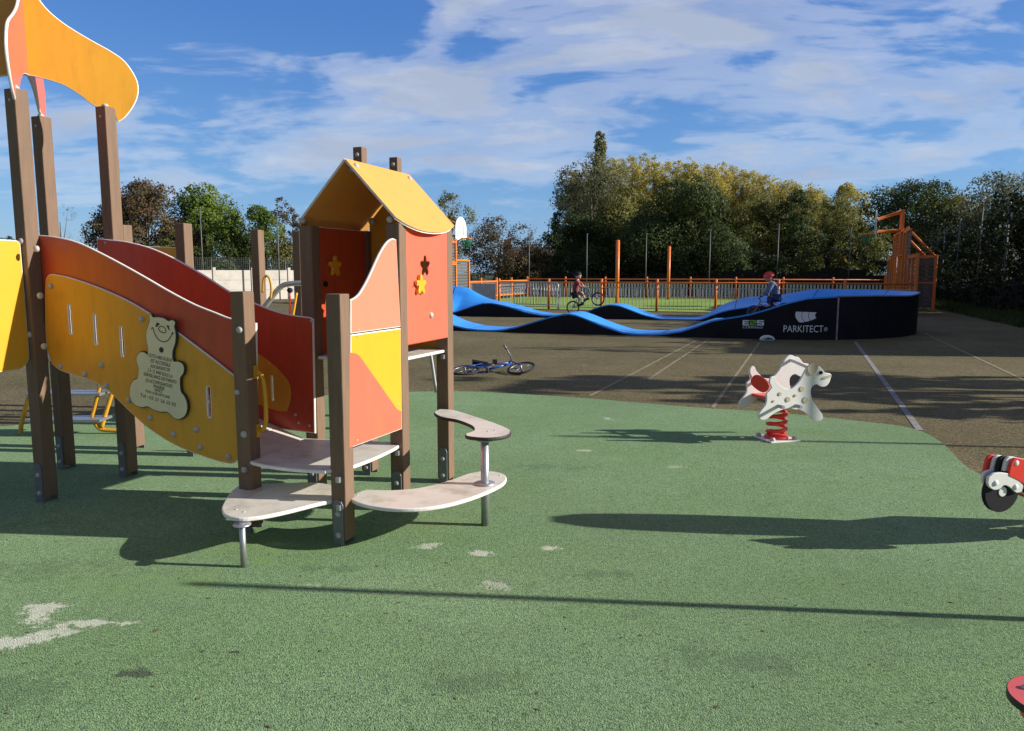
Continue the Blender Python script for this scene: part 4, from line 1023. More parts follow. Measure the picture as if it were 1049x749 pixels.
def child(label, bk, info, scale, helmet_m, top_m, leg_m, sleeves, lean=1.0, stand=0.0):
    """a child seated on (or standing over) the bike; all coordinates in the frame of the bike"""
    s = scale; V = Vector
    hip = info['seat'] + V((-.01, 0, .07 * s + stand)); bar = info['bar']; bb = info['bb']; bw = info['bw']
    sh = hip + V((.20 * lean * s, 0, .33 * s)); nk = sh + V((.025 * s, 0, .060 * s)); hc = nk + V((.035 * s, 0, .095 * s))
    jo = [(hip, .085 * s), (hip + (sh - hip) * .5 + V((-.02 * s, 0, 0)), .082 * s), (sh, .08 * s), (nk, .036 * s), (hc, .05 * s)]
    ed = [(0, 1), (1, 2), (2, 3), (3, 4)]
    legs, arms, feet = [], [], []
    for sd_ in (-1, 1):
        hj = hip + V((.0, sd_ * .065 * s, -.02 * s)); ank = bb + V((.10 * s * sd_ - .02, sd_ * .095, .09 * s + sd_ * .05 * s))
        mid = (hj + ank) / 2; dv = ank - hj; Lh = .205 * s; h_ = math.sqrt(max(.0004, Lh * Lh * 1.0 - (dv.length / 2) ** 2)) if dv.length / 2 < Lh else .03
        kn = mid + V((dv.z * -1, 0, dv.x)).normalized() * h_ if True else mid
        if kn.x < mid.x: kn = mid - V((dv.z * -1, 0, dv.x)).normalized() * h_
        kn.y += sd_ * .03 * s
        i = len(jo); jo += [(hj, .066 * s), (kn, .044 * s), (ank, .028 * s), (ank + V((.085 * s, 0, -.045 * s)), .022 * s)]
        ed += [(0, i), (i, i + 1), (i + 1, i + 2), (i + 2, i + 3)]; legs.append((hj, kn, ank))
        sj = sh + V((0, sd_ * .115 * s, -.005)); hn = V((bar.x - .04, sd_ * bw * .86, bar.z + .06)); el_ = (sj + hn) / 2 + V((-.02, sd_ * .05 * s, -.05 * s))
        i = len(jo); jo += [(sj, .040 * s), (el_, .029 * s), (hn + (el_ - hn) * .18, .020 * s), (hn, .022 * s)]
        ed += [(2, i), (i, i + 1), (i + 1, i + 2), (i + 2, i + 3)]; arms.append((sj, el_, hn))
        feet.append(ank)
    me = skin_mesh([(tuple(p), q) for p, q in jo], ed, 0, 2)
    # join the head to the same mesh so that the body stays one mesh
    hm = head_mesh(hc + V((.01, 0, .02 * s)), 1.0 * s, V((1, 0, -.05)))
    bm = bmesh.new(); bm.from_mesh(me); bm.from_mesh(hm); bm.to_mesh(me); bm.free()
    for p in me.polygons: p.use_smooth = True
    o = link('person', me, None, M_skin); o.location = bk.location; o.rotation_mode = 'QUATERNION'; o.rotation_quaternion = bk.rotation_quaternion
    tag(o, label, 'person')
    shj = [(tuple(hip + V((0, 0, .01))), .102 * s), (tuple(hip + (sh - hip) * .5 + V((-.02 * s, 0, 0))), .100 * s), (tuple(sh), .094 * s), (tuple(sh + (nk - sh) * (.75 if sleeves else .45)), (.075 if sleeves else .058) * s)]
    she = [(0, 1), (1, 2), (2, 3)]
    if sleeves: shj = [(p_, q_ * 1.18) for p_, q_ in shj]
    for (sj, el_, hn) in arms:
        i = len(shj); e2 = el_ if sleeves else sj + (el_ - sj) * .75
        shj += [(tuple(sj), (.062 if sleeves else .054) * s), (tuple(e2), (.052 if sleeves else .043) * s)]; she += [(2, i), (i, i + 1)]
        if sleeves: shj.append((tuple(hn + (el_ - hn) * .22), .034 * s)); she.append((i + 1, i + 2))
    link('shirt', skin_mesh(shj, she, 0, 2), o, top_m)
    lj = [(tuple(hip), .103 * s)]; le = []
    for (hj, kn, ank) in legs:
        i = len(lj); lj += [(tuple(hj), .082 * s), (tuple(kn if sleeves else hj + (kn - hj) * .85), .058 * s)]; le += [(0, i), (i, i + 1)]
        if sleeves: lj.append((tuple(ank + (kn - ank) * .12), .042 * s)); le.append((i + 1, i + 2))
    link('trousers' if sleeves else 'shorts', skin_mesh(lj, le, 0, 2), o, leg_m)
    for a in feet:
        k = MB(); k.box(a + V((.05 * s, 0, -.055 * s)), (.20 * s, .075 * s, .055 * s)); bevel(k.build('shoe', M_black, o), .02, 3)
    bm = bmesh.new(); bmesh.ops.create_uvsphere(bm, u_segments=20, v_segments=14, radius=1)
    bmesh.ops.bisect_plane(bm, geom=bm.verts[:] + bm.edges[:] + bm.faces[:], plane_co=(0, 0, -.12), plane_no=(.18, 0, 1), clear_inner=True)
    for v in bm.verts: v.co = hc + V((v.co.x * .132 * s - .004, v.co.y * .112 * s, v.co.z * .122 * s + .034 * s))
    me = bpy.data.meshes.new('helmet'); bm.to_mesh(me); bm.free()
    for p in me.polygons: p.use_smooth = True
    hh = link('helmet', me, o, helmet_m); sm = hh.modifiers.new('solid', 'SOLIDIFY'); sm.thickness = .012
    for y in (-.045, 0, .045):
        k = MB(); k.tube([hc + V((math.cos(a) * .134 * s - .004, y * s, math.sin(a) * .124 * s * (1 - abs(y) * 2) + .034 * s)) for a in [R(25 + 13 * i) for i in range(11)]], .008 * s, 6); k.build('vent_rib', helmet_m, hh)
    k = MB(); k.lathe([(0, 0), (.03 * s, -.004), (.034 * s, -.02)], hc + V((-.07 * s, 0, -.03 * s)), n=8); k.build('hair', M_hair, o)
    return o
def surf(u, t):
    p, n = outer(u); zo, zi = heights(u); return p - n * (WD * t) + UP * (zo + (zi - zo) * (1 - (1 - t) ** 1.6 if zo > zi else t))
# lane 2, riding to the right: rear wheel at column 589
bu = min((abs(proj(surf(LS + ARC + LS * k / 2000, .55))[0] - 589), LS + ARC + LS * k / 2000) for k in range(2000))[1]
p0 = surf(bu, .55)
yaw = -PT
bk1, in1 = bike('dark bicycle with its front wheel in the air on the blue track hump', .225, .90, M_bikegrey, p0, RXm(yaw, R(-19), 0))
child('child in black helmet, red shirt and dark shorts riding a bicycle over the blue hump', bk1, in1, 1.08, M_black, M_shirt, M_short, False)
# lane 1, riding to the left down from the berm
bu2 = min((abs(proj(surf((LS + 2) * k / 2000, .62))[0] - 804), (LS + 2) * k / 2000) for k in range(2000))[1]
p2 = surf(bu2, .62); p3 = surf(bu2 - .70, .62); dv = p3 - p2
bk2, in2 = bike('small orange and blue child bicycle coming down the end of the black sided ramp', .17, .68, M_bikeorange, p2, RXm(math.atan2(dv.y, dv.x), -math.atan2(dv.z, math.hypot(dv.x, dv.y)), 0))
child('child in red helmet and blue-grey hoodie sitting on a bicycle at the ramp end', bk2, in2, .93, M_redp, M_hood, M_trou, True, lean=.45)
# ------------------------------------------------------------------ ball court behind the pump track
PM = R(22.5); rm = Vector((math.cos(PM), -math.sin(PM), 0)); bm_ = Vector((math.sin(PM), math.cos(PM), 0))
MA = Vector((6.3, 29.06, 0)); QR, QL, WM = 8.1, -12.0, 15.0
def MQ(q, t=0, z=0): return MA + rm * q + bm_ * t + UP * z
ROTM = Matrix((rm, bm_, UP)).transposed()
ground_sheet('ball_court_turf', [MQ(QL, 0), MQ(QR, 0), MQ(QR, WM), MQ(QL, WM)], .006, M_turf)
ground_sheet('grass_verge', [MQ(QL - 14, WM + 2.5), MQ(QR + 14, WM + 2.5), MQ(QR + 14, WM + 40), MQ(QL - 14, WM + 40)], .003, M_grass)
def rail_fence(name, label, a, c, step, bar, slat):
    a, c = Vector(a), Vector(c); L_ = (c - a).length; d = (c - a).normalized(); rot = Matrix((d, UP.cross(d), UP)).transposed()
    root = empty(name, a); tag(root, label, 'fence')
    n = round(L_ / step); st_ = L_ / n
    for k in range(n + 1):
        p = a + d * st_ * k; m = MB(); m.tube([p, p + UP * 1.2], .052, 10); m.lathe([(.056, 0), (.05, .03), (0, .05)], p + UP * 1.2, n=10); m.build('post', M_orp, root, True)
    for z in (1.10,):
        m = MB(); m.tube([a + UP * z, c + UP * z], .034 if z > 1 else .026, 8); m.build('rail', M_orp, root, True)
    for k in range(n):
        m = MB(); p = a + d * st_ * k
        nb = int((st_ - .2) / bar)
        for q in range(nb):
            m.box(p + d * (.12 + (st_ - .24) * (q + .5) / nb) + UP * .50, (slat, .02, .78), rot)
        m.box(p + d * st_ / 2 + UP * .10, (st_ - .12, .03, .03), rot); m.box(p + d * st_ / 2 + UP * .90, (st_ - .12, .03, .03), rot)
        m.build('bar_panel', M_slat, root, True)
    return root
rail_fence('court_fence', 'orange rail fence with grey upright bars along the near side of the green ball court', MQ(QL + 4.6), MQ(QR), 2.34, .15, .022)
rail_fence('court_fence', 'orange rail fence with wide grey slats along the far side of the green ball court', MQ(QL, WM), MQ(QR, WM), 2.5, .17, .10)
# grey tubular barrier in the entrance of the near fence
bA, bC = at(527, 290, 31.4), at(572, 290, 30.6); bA.z = bC.z = 0
ba = empty('barrier', bA); tag(ba, 'grey tubular crowd barrier closing the entrance of the ball court left of the rider', 'barrier')
dB = (bC - bA).normalized()
m = MB(); m.tube(smooth_pts([bA + UP * .12, bA + UP * .95, bA + dB * .10 + UP * 1.08, bC - dB * .10 + UP * 1.08, bC + UP * .95, bC + UP * .12], False, 4, 180), .022, 8); m.tube([bA + UP * .2, bC + UP * .2], .018, 8); m.build('frame', M_steel, ba, True)
m = MB(); nb = 15; Lb = (bC - bA).length
for q in range(nb): p = bA + dB * Lb * (q + 1) / (nb + 1); m.tube([p + UP * .2, p + UP * 1.07], .009, 6)
m.build('bars', M_steel, ba, True)
for p in (bA, bC): m = MB(); m.box(p + UP * .06, (.06, .6, .12)); m.build('foot', M_steel, ba, True)
# white information board at the left end of the court
w0, w1 = at(484, 300, 32.5), at(508, 300, 32.2)
nb_ = empty('notice_board', Vector((w0.x, w0.y, 0))); tag(nb_, 'low pale grey notice board standing by the court entrance left of the barrier', 'sign')
dW = Vector((w1.x - w0.x, w1.y - w0.y, 0)); LW = dW.length; dW.normalize()
panel('board', [[(0, .25), (LW, .25), (LW, 1.02), (0, 1.02)]], Vector((w0.x, w0.y, 0)), dW, UP, .03, [mat('pale_panel', (.46, .48, .50), .5), M_steel], nb_)
for t in (.06, LW - .06): m = MB(); p = Vector((w0.x, w0.y, 0)) + dW * t - Vector((-dW.y, dW.x, 0)) * -.03; m.tube([p, p + UP * .98], .02, 6); m.build('leg', M_steel, nb_, True)

def hoop_end(label, q0, side, plan, t_h, infill, zt, cage):
    """goal end of the court: orange posts at (t, height), grey infill, hoop arms and basket; side +1 right end, -1 left end"""
    root = empty('court_goal', MQ(q0, t_h)); tag(root, label, 'goal')
    for (t, h_) in plan:
        m = MB(); m.box(MQ(q0, t, h_ / 2), (.11, .11, h_), ROTM); bevel(m.build('post', M_orp, root, True), .01, 1)
    for (t0, t1, z0, z1) in infill:
        m = MB(); nsl = max(2, int((z1 - z0) / .14))
        for k in range(nsl): m.box(MQ(q0 + .03 * side, (t0 + t1) / 2, z0 + (z1 - z0) * (k + .5) / nsl), (.025, t1 - t0 - .1, (z1 - z0) / nsl * .80), ROTM)
        m.build('slat_panel', M_greymesh, root, True)
        m = MB(); m.box(MQ(q0, (t0 + t1) / 2, z1), (.09, t1 - t0 - .1, .08), ROTM); m.box(MQ(q0, (t0 + t1) / 2, z0), (.09, t1 - t0 - .1, .06), ROTM); m.build('cross_bar', M_orp, root, True)
    # goal cage behind
    c0, c1, dz = cage
    for t in (c0, c1):
        m = MB(); m.box(MQ(q0 + dz * side, t, 1.08), (.11, .11, 2.16), ROTM); bevel(m.build('post', M_orp, root, True), .01, 1)
        m = MB(); m.box(MQ(q0 + dz * side / 2, t, 2.12), (dz, .07, .07), ROTM); m.box(MQ(q0 + dz * side / 2, t, 1.1), (dz, .05, .05), ROTM); m.build('cross_bar', M_orp, root, True)
        m = MB()
        for k in range(12): m.box(MQ(q0 + dz * side / 2, t, .2 + k * .16), (dz - .1, .02, .12), ROTM)
        m.build('slat_panel', M_greymesh, root, True)
        m = MB(); m.tube([MQ(q0 + dz * side * .95, t, 2.12), MQ(q0 + .05 * side, t, 3.1)], .045, 6); m.build('brace', M_orp, root, True)
    m = MB(); m.box(MQ(q0 + dz * side, (c0 + c1) / 2, 2.12), (.07, c1 - c0, .07), ROTM); m.build('cross_bar', M_orp, root, True)
    m = MB()
    for k in range(12): m.box(MQ(q0 + dz * side, (c0 + c1) / 2, .2 + k * .16), (.02, c1 - c0 - .1, .12), ROTM)
    m.build('slat_panel', M_greymesh, root, True)
    # arms, board, ring, net
    rq = q0 - side * 1.0
    for dt in (-.35, .35):
        m = MB()
        m.tube([MQ(q0, t_h + dt, 4.05), MQ(rq + .1 * side, t_h + dt * .6, 3.75)], .055, 6); m.tube([MQ(q0, t_h + dt, 3.25), MQ(rq + .1 * side, t_h + dt * .6, 3.22)], .055, 6); m.build('hoop_arm', M_orp, root, True)
        m = MB(); m.box(MQ(q0, t_h + dt, 2.05), (.12, .12, 4.1), ROTM); m.build('post', M_orp, root, True)
    bb_ = [(.62 * math.cos(a), .62 * math.sin(a)) for a in [PI * k / 12 for k in range(13)]]
    prof = [(x * .95, .42 + y * .9) for x, y in bb_] + [(-.59, -.05), (-.40, -.12), (.40, -.12), (.59, -.05)]
    panel('backboard', [prof], MQ(rq, t_h, 3.15), bm_ * -side, UP, .03, [M_white, M_white], root)
    m = MB()
    for (a_, c_) in (((-.25, .12), (-.25, .5)), ((-.25, .5), (.25, .5)), ((.25, .5), (.25, .12))):
        p_, q_ = [MQ(rq - side * .02, t_h + e[0], 3.15 + e[1]) for e in (a_, c_)]; m.tube([p_, q_], .022, 4)
    m.build('target_square', M_slat, root, True)
    cR_ = MQ(rq - side * .33, t_h, 3.1)
    m = MB(); m.tube([cR_ + (rm * math.cos(a) + bm_ * math.sin(a)) * .24 for a in [k * PI / 10 for k in range(20)]], .022, 6, closed=True); m.tube([MQ(rq, t_h, 3.1), cR_ + rm * side * .24], .05, 6); m.build('ring', M_orp, root, True)
    m = MB()
    for k in range(10):
        a = k * PI / 5; e = (rm * math.cos(a) + bm_ * math.sin(a)); f = (rm * math.cos(a + .6) + bm_ * math.sin(a + .6)); g_ = (rm * math.cos(a - .6) + bm_ * math.sin(a - .6))
        m.tube([cR_ + e * .24, cR_ + f * .13 - UP * .4], .012, 4); m.tube([cR_ + e * .24, cR_ + g_ * .13 - UP * .4], .012, 4)
    m.build('net', mat('green_net', (.03, .20, .10), .8), root, True)
    return root
hoop_end('tall orange ball court goal with basketball hoop at the right end beside the dark trees', QR, 1,
         [(0, 2.15), (1.4, 2.15), (2.8, 2.15), (4.2, 3.25), (5.4, 3.25), (9.2, 3.25), (10.4, 3.25), (11.8, 2.2), (13.4, 2.2), (15, 1.3)], 7.0,
         [(0, 2.8, .15, 2.05), (2.8, 5.4, .15, 3.1), (5.4, 9.2, 2.2, 3.2), (9.2, 11.8, .15, 3.1), (11.8, 13.4, .15, 2.1)], 3.2, (3.9, 6.6, 1.0))
hoop_end('orange ball court goal with white basketball board at the left end behind the play house', QL, -1,
         [(0, 1.3), (.5, 2.15), (2.1, 3.1), (3.7, 3.1), (5.1, 3.1), (6.6, 2.15), (8.1, 1.2), (10.2, 1.2), (12.4, 1.2), (15, 1.2)], 3.7,
         [(.5, 2.1, .15, 2.1), (2.1, 5.1, 2.0, 3.0), (3.7, 5.1, .15, 1.9), (5.1, 6.6, .15, 2.1), (6.6, 10.2, .2, 1.0), (10.2, 15, .2, 1.0)], 3.1, (2.2, 5.0, 1.1))
for (px, Y, lb) in ((632.5, 34, 'tall orange pole standing in the court just right of the riding child'), (685, 42, 'farther tall orange pole standing on the green court')):
    p = at(px, 279, Y); p.z = 0; k = MB(); k.tube([p, p + UP * 2.86], .085, 12); k.lathe([(.09, 0), (.07, .05), (0, .07)], p + UP * 2.86, n=12); tag(k.build('court_pole', M_orp), lb, 'pole')

# net posts round the ground
M_netp = mat('dull_grey_post', (.11, .115, .12), .6, .2, var=.15)
def net_post(px, Y, py, lb, lean=0):
    p = at(px, 279, Y); p.z = 0; h_ = zat(p.x, p.y, py)
    k = MB(); k.tube([p, p + UP * h_ + Vector((lean, 0, 0))], [.036, .03], 8); k.lathe([(.055, -.01), (.055, .03), (0, .05)], p + UP * h_ + Vector((lean, 0, 0)), n=8)
    return tag(k.build('net_post', M_netp), lb, 'post', 'thin grey net posts round the ground')
PXL = [(208, 41.5, 213, 'thin grey net post rising behind the concrete wall in front of the green tree'), (286, 41.5, 218, 'thin grey net post beside the concrete wall nearest the play house'),
       (542, 50, 242, 'short thin grey post in front of the dark hedge left of the conifer'), (601, 48.5, 240, 'thin grey net post directly above the riding child'),
       (661.5, 47.5, 240, 'thin grey net post between the two tall orange poles'), (726.5, 46.5, 236, 'thin grey net post in front of the dark green chestnut tree'),
       (796, 45.5, 230, 'thin grey net post above the child in the red helmet'), (869.5, 44.5, 234, 'thin grey net post left of the tall orange goal'),
       (965, 41, 235, 'thin grey net post just right of the orange goal in front of dark trees'), (980, 36.5, 225, 'second thin grey net post right of the orange goal'), (1002, 32.5, 215, 'thin grey net post in the dark hedge, second from the right edge'), (1029, 28.5, 208, 'tall thin grey net post nearest the right edge before the dark trees')]
for a in PXL: net_post(*a)
# net cables
# ------------------------------------------------------------------ concrete panel wall on the left, wire fence above it
dw = Vector((.85, .527, 0)).normalized(); nw = Vector((dw.y, -dw.x, 0)); ROTW = Matrix((dw, -nw, UP)).transposed()
wc = Vector((-14.3, 42, 0)); wL = wc - dw * 18; n_ = 14; st_ = 2.0
cw = empty('concrete_wall', wL); tag(cw, 'pale concrete panel wall with slim posts beyond the asphalt on the left', 'wall')
for k in range(n_ + 1):
    m = MB(); m.box(wL + dw * st_ * k + UP * .88, (.14, .14, 1.76), ROTW); m.build('post', M_conc, cw, True)
for k in range(n_):
    m = MB()
    for q in range(3): m.box(wL + dw * st_ * (k + .5) + UP * (.27 + q * .54), (st_ - .15, .06, .53), ROTW)
    m.build('panel', M_conc, cw, True)
wf0 = wL - nw * .7; LF = n_ * st_
wf = empty('wire_fence', wf0); tag(wf, 'dark wire mesh fence showing above the pale concrete wall', 'fence')
for k in range(15): m = MB(); p = wf0 + dw * st_ * k; m.tube([p, p + UP * 2.3], .03, 6); m.build('post', M_wire, wf, True)
m = MB()
for k in range(14): z = 1.0 + k * .1; m.tube([wf0 + UP * z, wf0 + dw * LF + UP * z], .006, 3, caps=False)
for k in range(int(LF / .1)): p = wf0 + dw * .1 * k; m.tube([p + UP * .2, p + UP * 2.3], .006, 3, caps=False)
m.build('mesh_panel', M_wire, wf, True)

# ------------------------------------------------------------------ trees
rnd = random.Random(11); LEAFK = 3.3
def rv(g): 
    while True:
        v = Vector((g.uniform(-1, 1), g.uniform(-1, 1), g.uniform(-1, 1)))
        if .05 < v.length < 1: return v.normalized()
def prof_w(kind, t):
    if kind == 'round': return max(.08, math.sqrt(max(0, 1 - (2 * t - .95) ** 2 * .98)))
    if kind == 'egg': return max(.06, math.sin(PI * min(1, t * .86 + .12)) ** .7)
    if kind == 'column': return max(.05, (1 - abs(2 * t - .8) ** 3) * (1 - .55 * max(0, t - .4)))
    if kind == 'cone': return max(.05, 1.02 - t)
    if kind == 'spread': return max(.1, math.sqrt(max(0, 1 - (1.5 * t - .75) ** 2)))
    if kind == 'flat': return 1.0
def crown_mesh(g, h, w, kind, lobes, leaf, dens, z0=.0, ragged=.25, lr=(.16, .27)):
    L_ = []
    for i in range(lobes):
        t = (i + g.random()) / lobes; pw = prof_w(kind, t) * w / 2
        a = g.uniform(0, 2 * PI); rr = pw * math.sqrt(g.random()) * .92
        lrad = g.uniform(*lr) * min(w, h) * (.55 + .45 * prof_w(kind, t))
        rr = max(0, min(rr, pw - lrad * .35))
        L_.append((Vector((rr * math.cos(a), rr * math.sin(a), z0 + t * (h - z0 - lrad * .6) + lrad * .1)), lrad))
    leaf = leaf * .66
    G_ = np.random.default_rng(g.randrange(1 << 30)); allp = []
    def unit(n):
        v = G_.normal(size=(n, 3)); return v / np.linalg.norm(v, axis=1, keepdims=True)
    for c, q in L_:
        n = int(dens * LEAFK * 4 * PI * q * q / (leaf * leaf))
        if n < 4: continue
        cl = unit(max(4, n // 26)); d = cl[G_.integers(0, len(cl), n)] + unit(n) * .42; d /= np.linalg.norm(d, axis=1, keepdims=True)
        rad = q * (G_.uniform(.55, 1.0, n) ** .6 + G_.random(n) ** 5 * ragged)
        p = np.array(c) + d * np.array((1, 1, .85)) * rad[:, None]
        nn = d * .95 + unit(n) * .8; nn /= np.linalg.norm(nn, axis=1, keepdims=True)
        t_ = unit(n); u = np.cross(nn, t_); u /= np.linalg.norm(u, axis=1, keepdims=True); v = np.cross(nn, u)
        s = (leaf * G_.uniform(.55, 1.1, n))[:, None]
        quad = np.stack([p - u * s * .5, p + v * s * .36 + nn * s * .08, p + u * s * .55, p - v * s * .36], 1)
        allp.append(quad[p[:, 2] > z0 * .6])
    P_ = np.concatenate(allp); nq = len(P_)
    me = bpy.data.meshes.new('crown'); me.from_pydata(P_.reshape(-1, 3).tolist(), [], np.arange(nq * 4).reshape(-1, 4).tolist()); me.update()
    return me, L_
def trunk_mesh(g, h, w, L_, tr, base=.0):
    k = MB(); top = Vector((g.uniform(-.2, .2), g.uniform(-.2, .2), h * .72))
    pts = [Vector((0, 0, -.05)), Vector((g.uniform(-.1, .1), g.uniform(-.1, .1), h * .2)), Vector((g.uniform(-.15, .15), g.uniform(-.15, .15), h * .45)), top]
    k.tube(pts, [tr * 1.25, tr, tr * .7, tr * .2], 8)
    for c, q in L_:
        if g.random() < .75:
            s = pts[1].lerp(pts[2], g.random()); s = s if c.z > s.z else pts[1] * .8
            k.tube([s, s.lerp(c, .5) + Vector((0, 0, -.08 * (c - s).length)), c], [tr * .42, tr * .25, tr * .06], 5)
    return k.mesh('trunk')
def tree(label, px, py, Y, wpx, m, kind='round', lobes=16, leaf=.26, dens=.55, z0=.12, seed=0, group=None, name='tree', tr=None, ragged=.25, lr=(.16, .27), xyz=None, hw=None):
    g = random.Random(seed * 77 + 5)
    if xyz is None:
        p = at(px, 279, Y); p.z = 0; h = zat(p.x, p.y, py) * 1.03; w = wpx * 1.28 * Y / F
    else: p = Vector(xyz); h, w = hw
    root = empty(name, p, (0, 0, g.uniform(0, 6.28))); tag(root, label, 'tree' if name != 'shrub' else 'shrub', group)
    cm, L_ = crown_mesh(g, h, w, kind, lobes, leaf, dens, z0 * h, ragged, lr)
    link('crown', cm, root, m); link('trunk', trunk_mesh(g, h, w, L_, tr or .02 * h + .04), root, M_bark)
    return root
# left group
tree('broad tree with rust-tinged crown behind the concrete wall beside the tall tower post', 153, 189, 50, 76, ML_rust, 'round', 26, .25, .6, .08, 1)
tree('tall bright green tree behind the concrete wall, tallest of the left group', 212, 193, 51, 72, ML_green, 'egg', 26, .26, .6, .06, 2)
tree('smaller rounded bright green tree right of the tall green tree', 262, 212, 49, 50, ML_green, 'round', 20, .24, .65, .06, 3)
tree('sparse brownish tree showing between the green tree and the play house roof', 291, 206, 53, 40, ML_rust, 'egg', 16, .22, .4, .1, 4)
tree('low dark green tree at the foot of the left tree group', 236, 240, 48, 60, ML_dark, 'round', 14, .24, .7, .04, 5)
tree('low grey-green shrub tree behind the wall under the rust-tinged tree', 178, 246, 47.5, 52, ML_mix, 'round', 14, .22, .7, .04, 6)
tree('low mixed shrub tree left of the play house behind the wire fence', 300, 243, 48, 40, ML_mix, 'round', 12, .22, .7, .04, 7)
tree('bare thin twiggy tree far off between the two tower posts', 66, 204, 80, 34, ML_silver, 'egg', 10, .12, .05, .2, 8, tr=.14)
tree('small dark shrub far beyond the yellow side board at the left edge', 10, 243, 70, 36, ML_dark, 'round', 8, .24, .6, .04, 9)
# centre
tree('slender sparse tree standing behind the basketball board above the play house eave', 462, 194, 55, 38, ML_mix, 'egg', 16, .22, .30, .15, 10, ragged=.5)
tree('brownish half bare tree right of the basketball board', 512, 224, 53, 56, ML_rust, 'round', 18, .20, .33, .1, 11, ragged=.5)
tree('low twiggy shrub tree in front of the houses left of the conifer', 540, 246, 52, 46, ML_rust, 'round', 12, .20, .45, .06, 12, ragged=.4)
tree('dark pointed conifer left of the big mixed tree', 571, 217, 62, 30, ML_dark, 'cone', 18, .22, .75, .06, 13)
tree('tall airy grey-green tree with open left side, leftmost of the big centre trees', 606, 163, 60, 74, ML_silver, 'round', 30, .26, .36, .12, 14, ragged=.5, lr=(.13, .2))
tree('narrow tall tree whose single top spike is the highest point of the skyline', 613, 139, 62, 28, ML_mix, 'cone', 60, .22, .6, .1, 15, lr=(.22, .34))
tree('bushy olive green tree under the golden poplars right of the tall spike', 645, 196, 57, 66, ML_mix, 'round', 24, .26, .6, .08, 16)
tree('dark mid height tree behind the riding child', 600, 222, 54, 70, ML_dark, 'round', 20, .25, .65, .05, 17)
tree('large leafy dark green chestnut tree with hanging branches right of the far orange pole', 706, 189, 53, 92, ML_dark, 'round', 28, .30, .62, .05, 18)
tree('rounded dark lower tree left of the middle net post', 728, 228, 50, 60, ML_dark, 'round', 16, .27, .6, .08, 19)
tree('dark tree behind the far orange pole', 668, 222, 54, 60, ML_dark, 'round', 18, .25, .65, .05, 20)
tree('upright dark green tree above the child in the red helmet', 812, 195, 53, 44, ML_dark, 'egg', 22, .26, .62, .05, 21)
tree('mixed green tree between the chestnut and the upright dark tree', 773, 201, 54, 52, ML_mix, 'round', 22, .25, .62, .05, 22)
tree('olive tree right of the upright dark tree', 848, 205, 55, 52, ML_mix, 'round', 20, .25, .6, .05, 23)
tree('pale golden rounded tree standing behind the olive tree near the goal', 866, 188, 72, 56, ML_gold, 'round', 22, .3, .6, .08, 24)
tree('low green tree just left of the orange goal', 884, 226, 50, 46, ML_mix, 'round', 14, .25, .65, .05, 25)
tree('dark spreading pine with flat layered crown behind the orange goal', 937, 190, 58, 84, ML_dark, 'spread', 26, .26, .55, .35, 26, lr=(.12, .2))
tree('green tree under the pine right of the orange goal', 968, 205, 54, 70, ML_mix, 'round', 20, .26, .6, .08, 27)
tree('silvery sparse tree rising over the dark hedge at the right edge', 1022, 181, 44, 80, ML_silver, 'round', 26, .22, .34, .15, 28, ragged=.5)
tree('tall thin twigged tree cut by the right edge of the picture', 1052, 176, 40, 40, ML_silver, 'egg', 14, .2, .22, .15, 29, ragged=.5)
# golden poplar row, far
gx = [(588, 180), (604, 171), (622, 165), (650, 162), (690, 166), (730, 171), (770, 178), (810, 188), (842, 197)]
def gtop(x):
    for (x0, y0), (x1, y1) in zip(gx, gx[1:]):
        if x <= x1: return y0 + (y1 - y0) * (x - x0) / (x1 - x0)
    return gx[-1][1]
for i in range(23):
    px = 590 + i * 11.2
    tree('upright golden-topped poplar in the long row behind the court trees', px, gtop(px) + rnd.uniform(-1.5, 3), 86 + rnd.uniform(-4, 4), 24, ML_gold, 'round', 24, .26, .5, .1, 40 + i, group='row of golden poplars', lr=(.26, .40), ragged=.5)
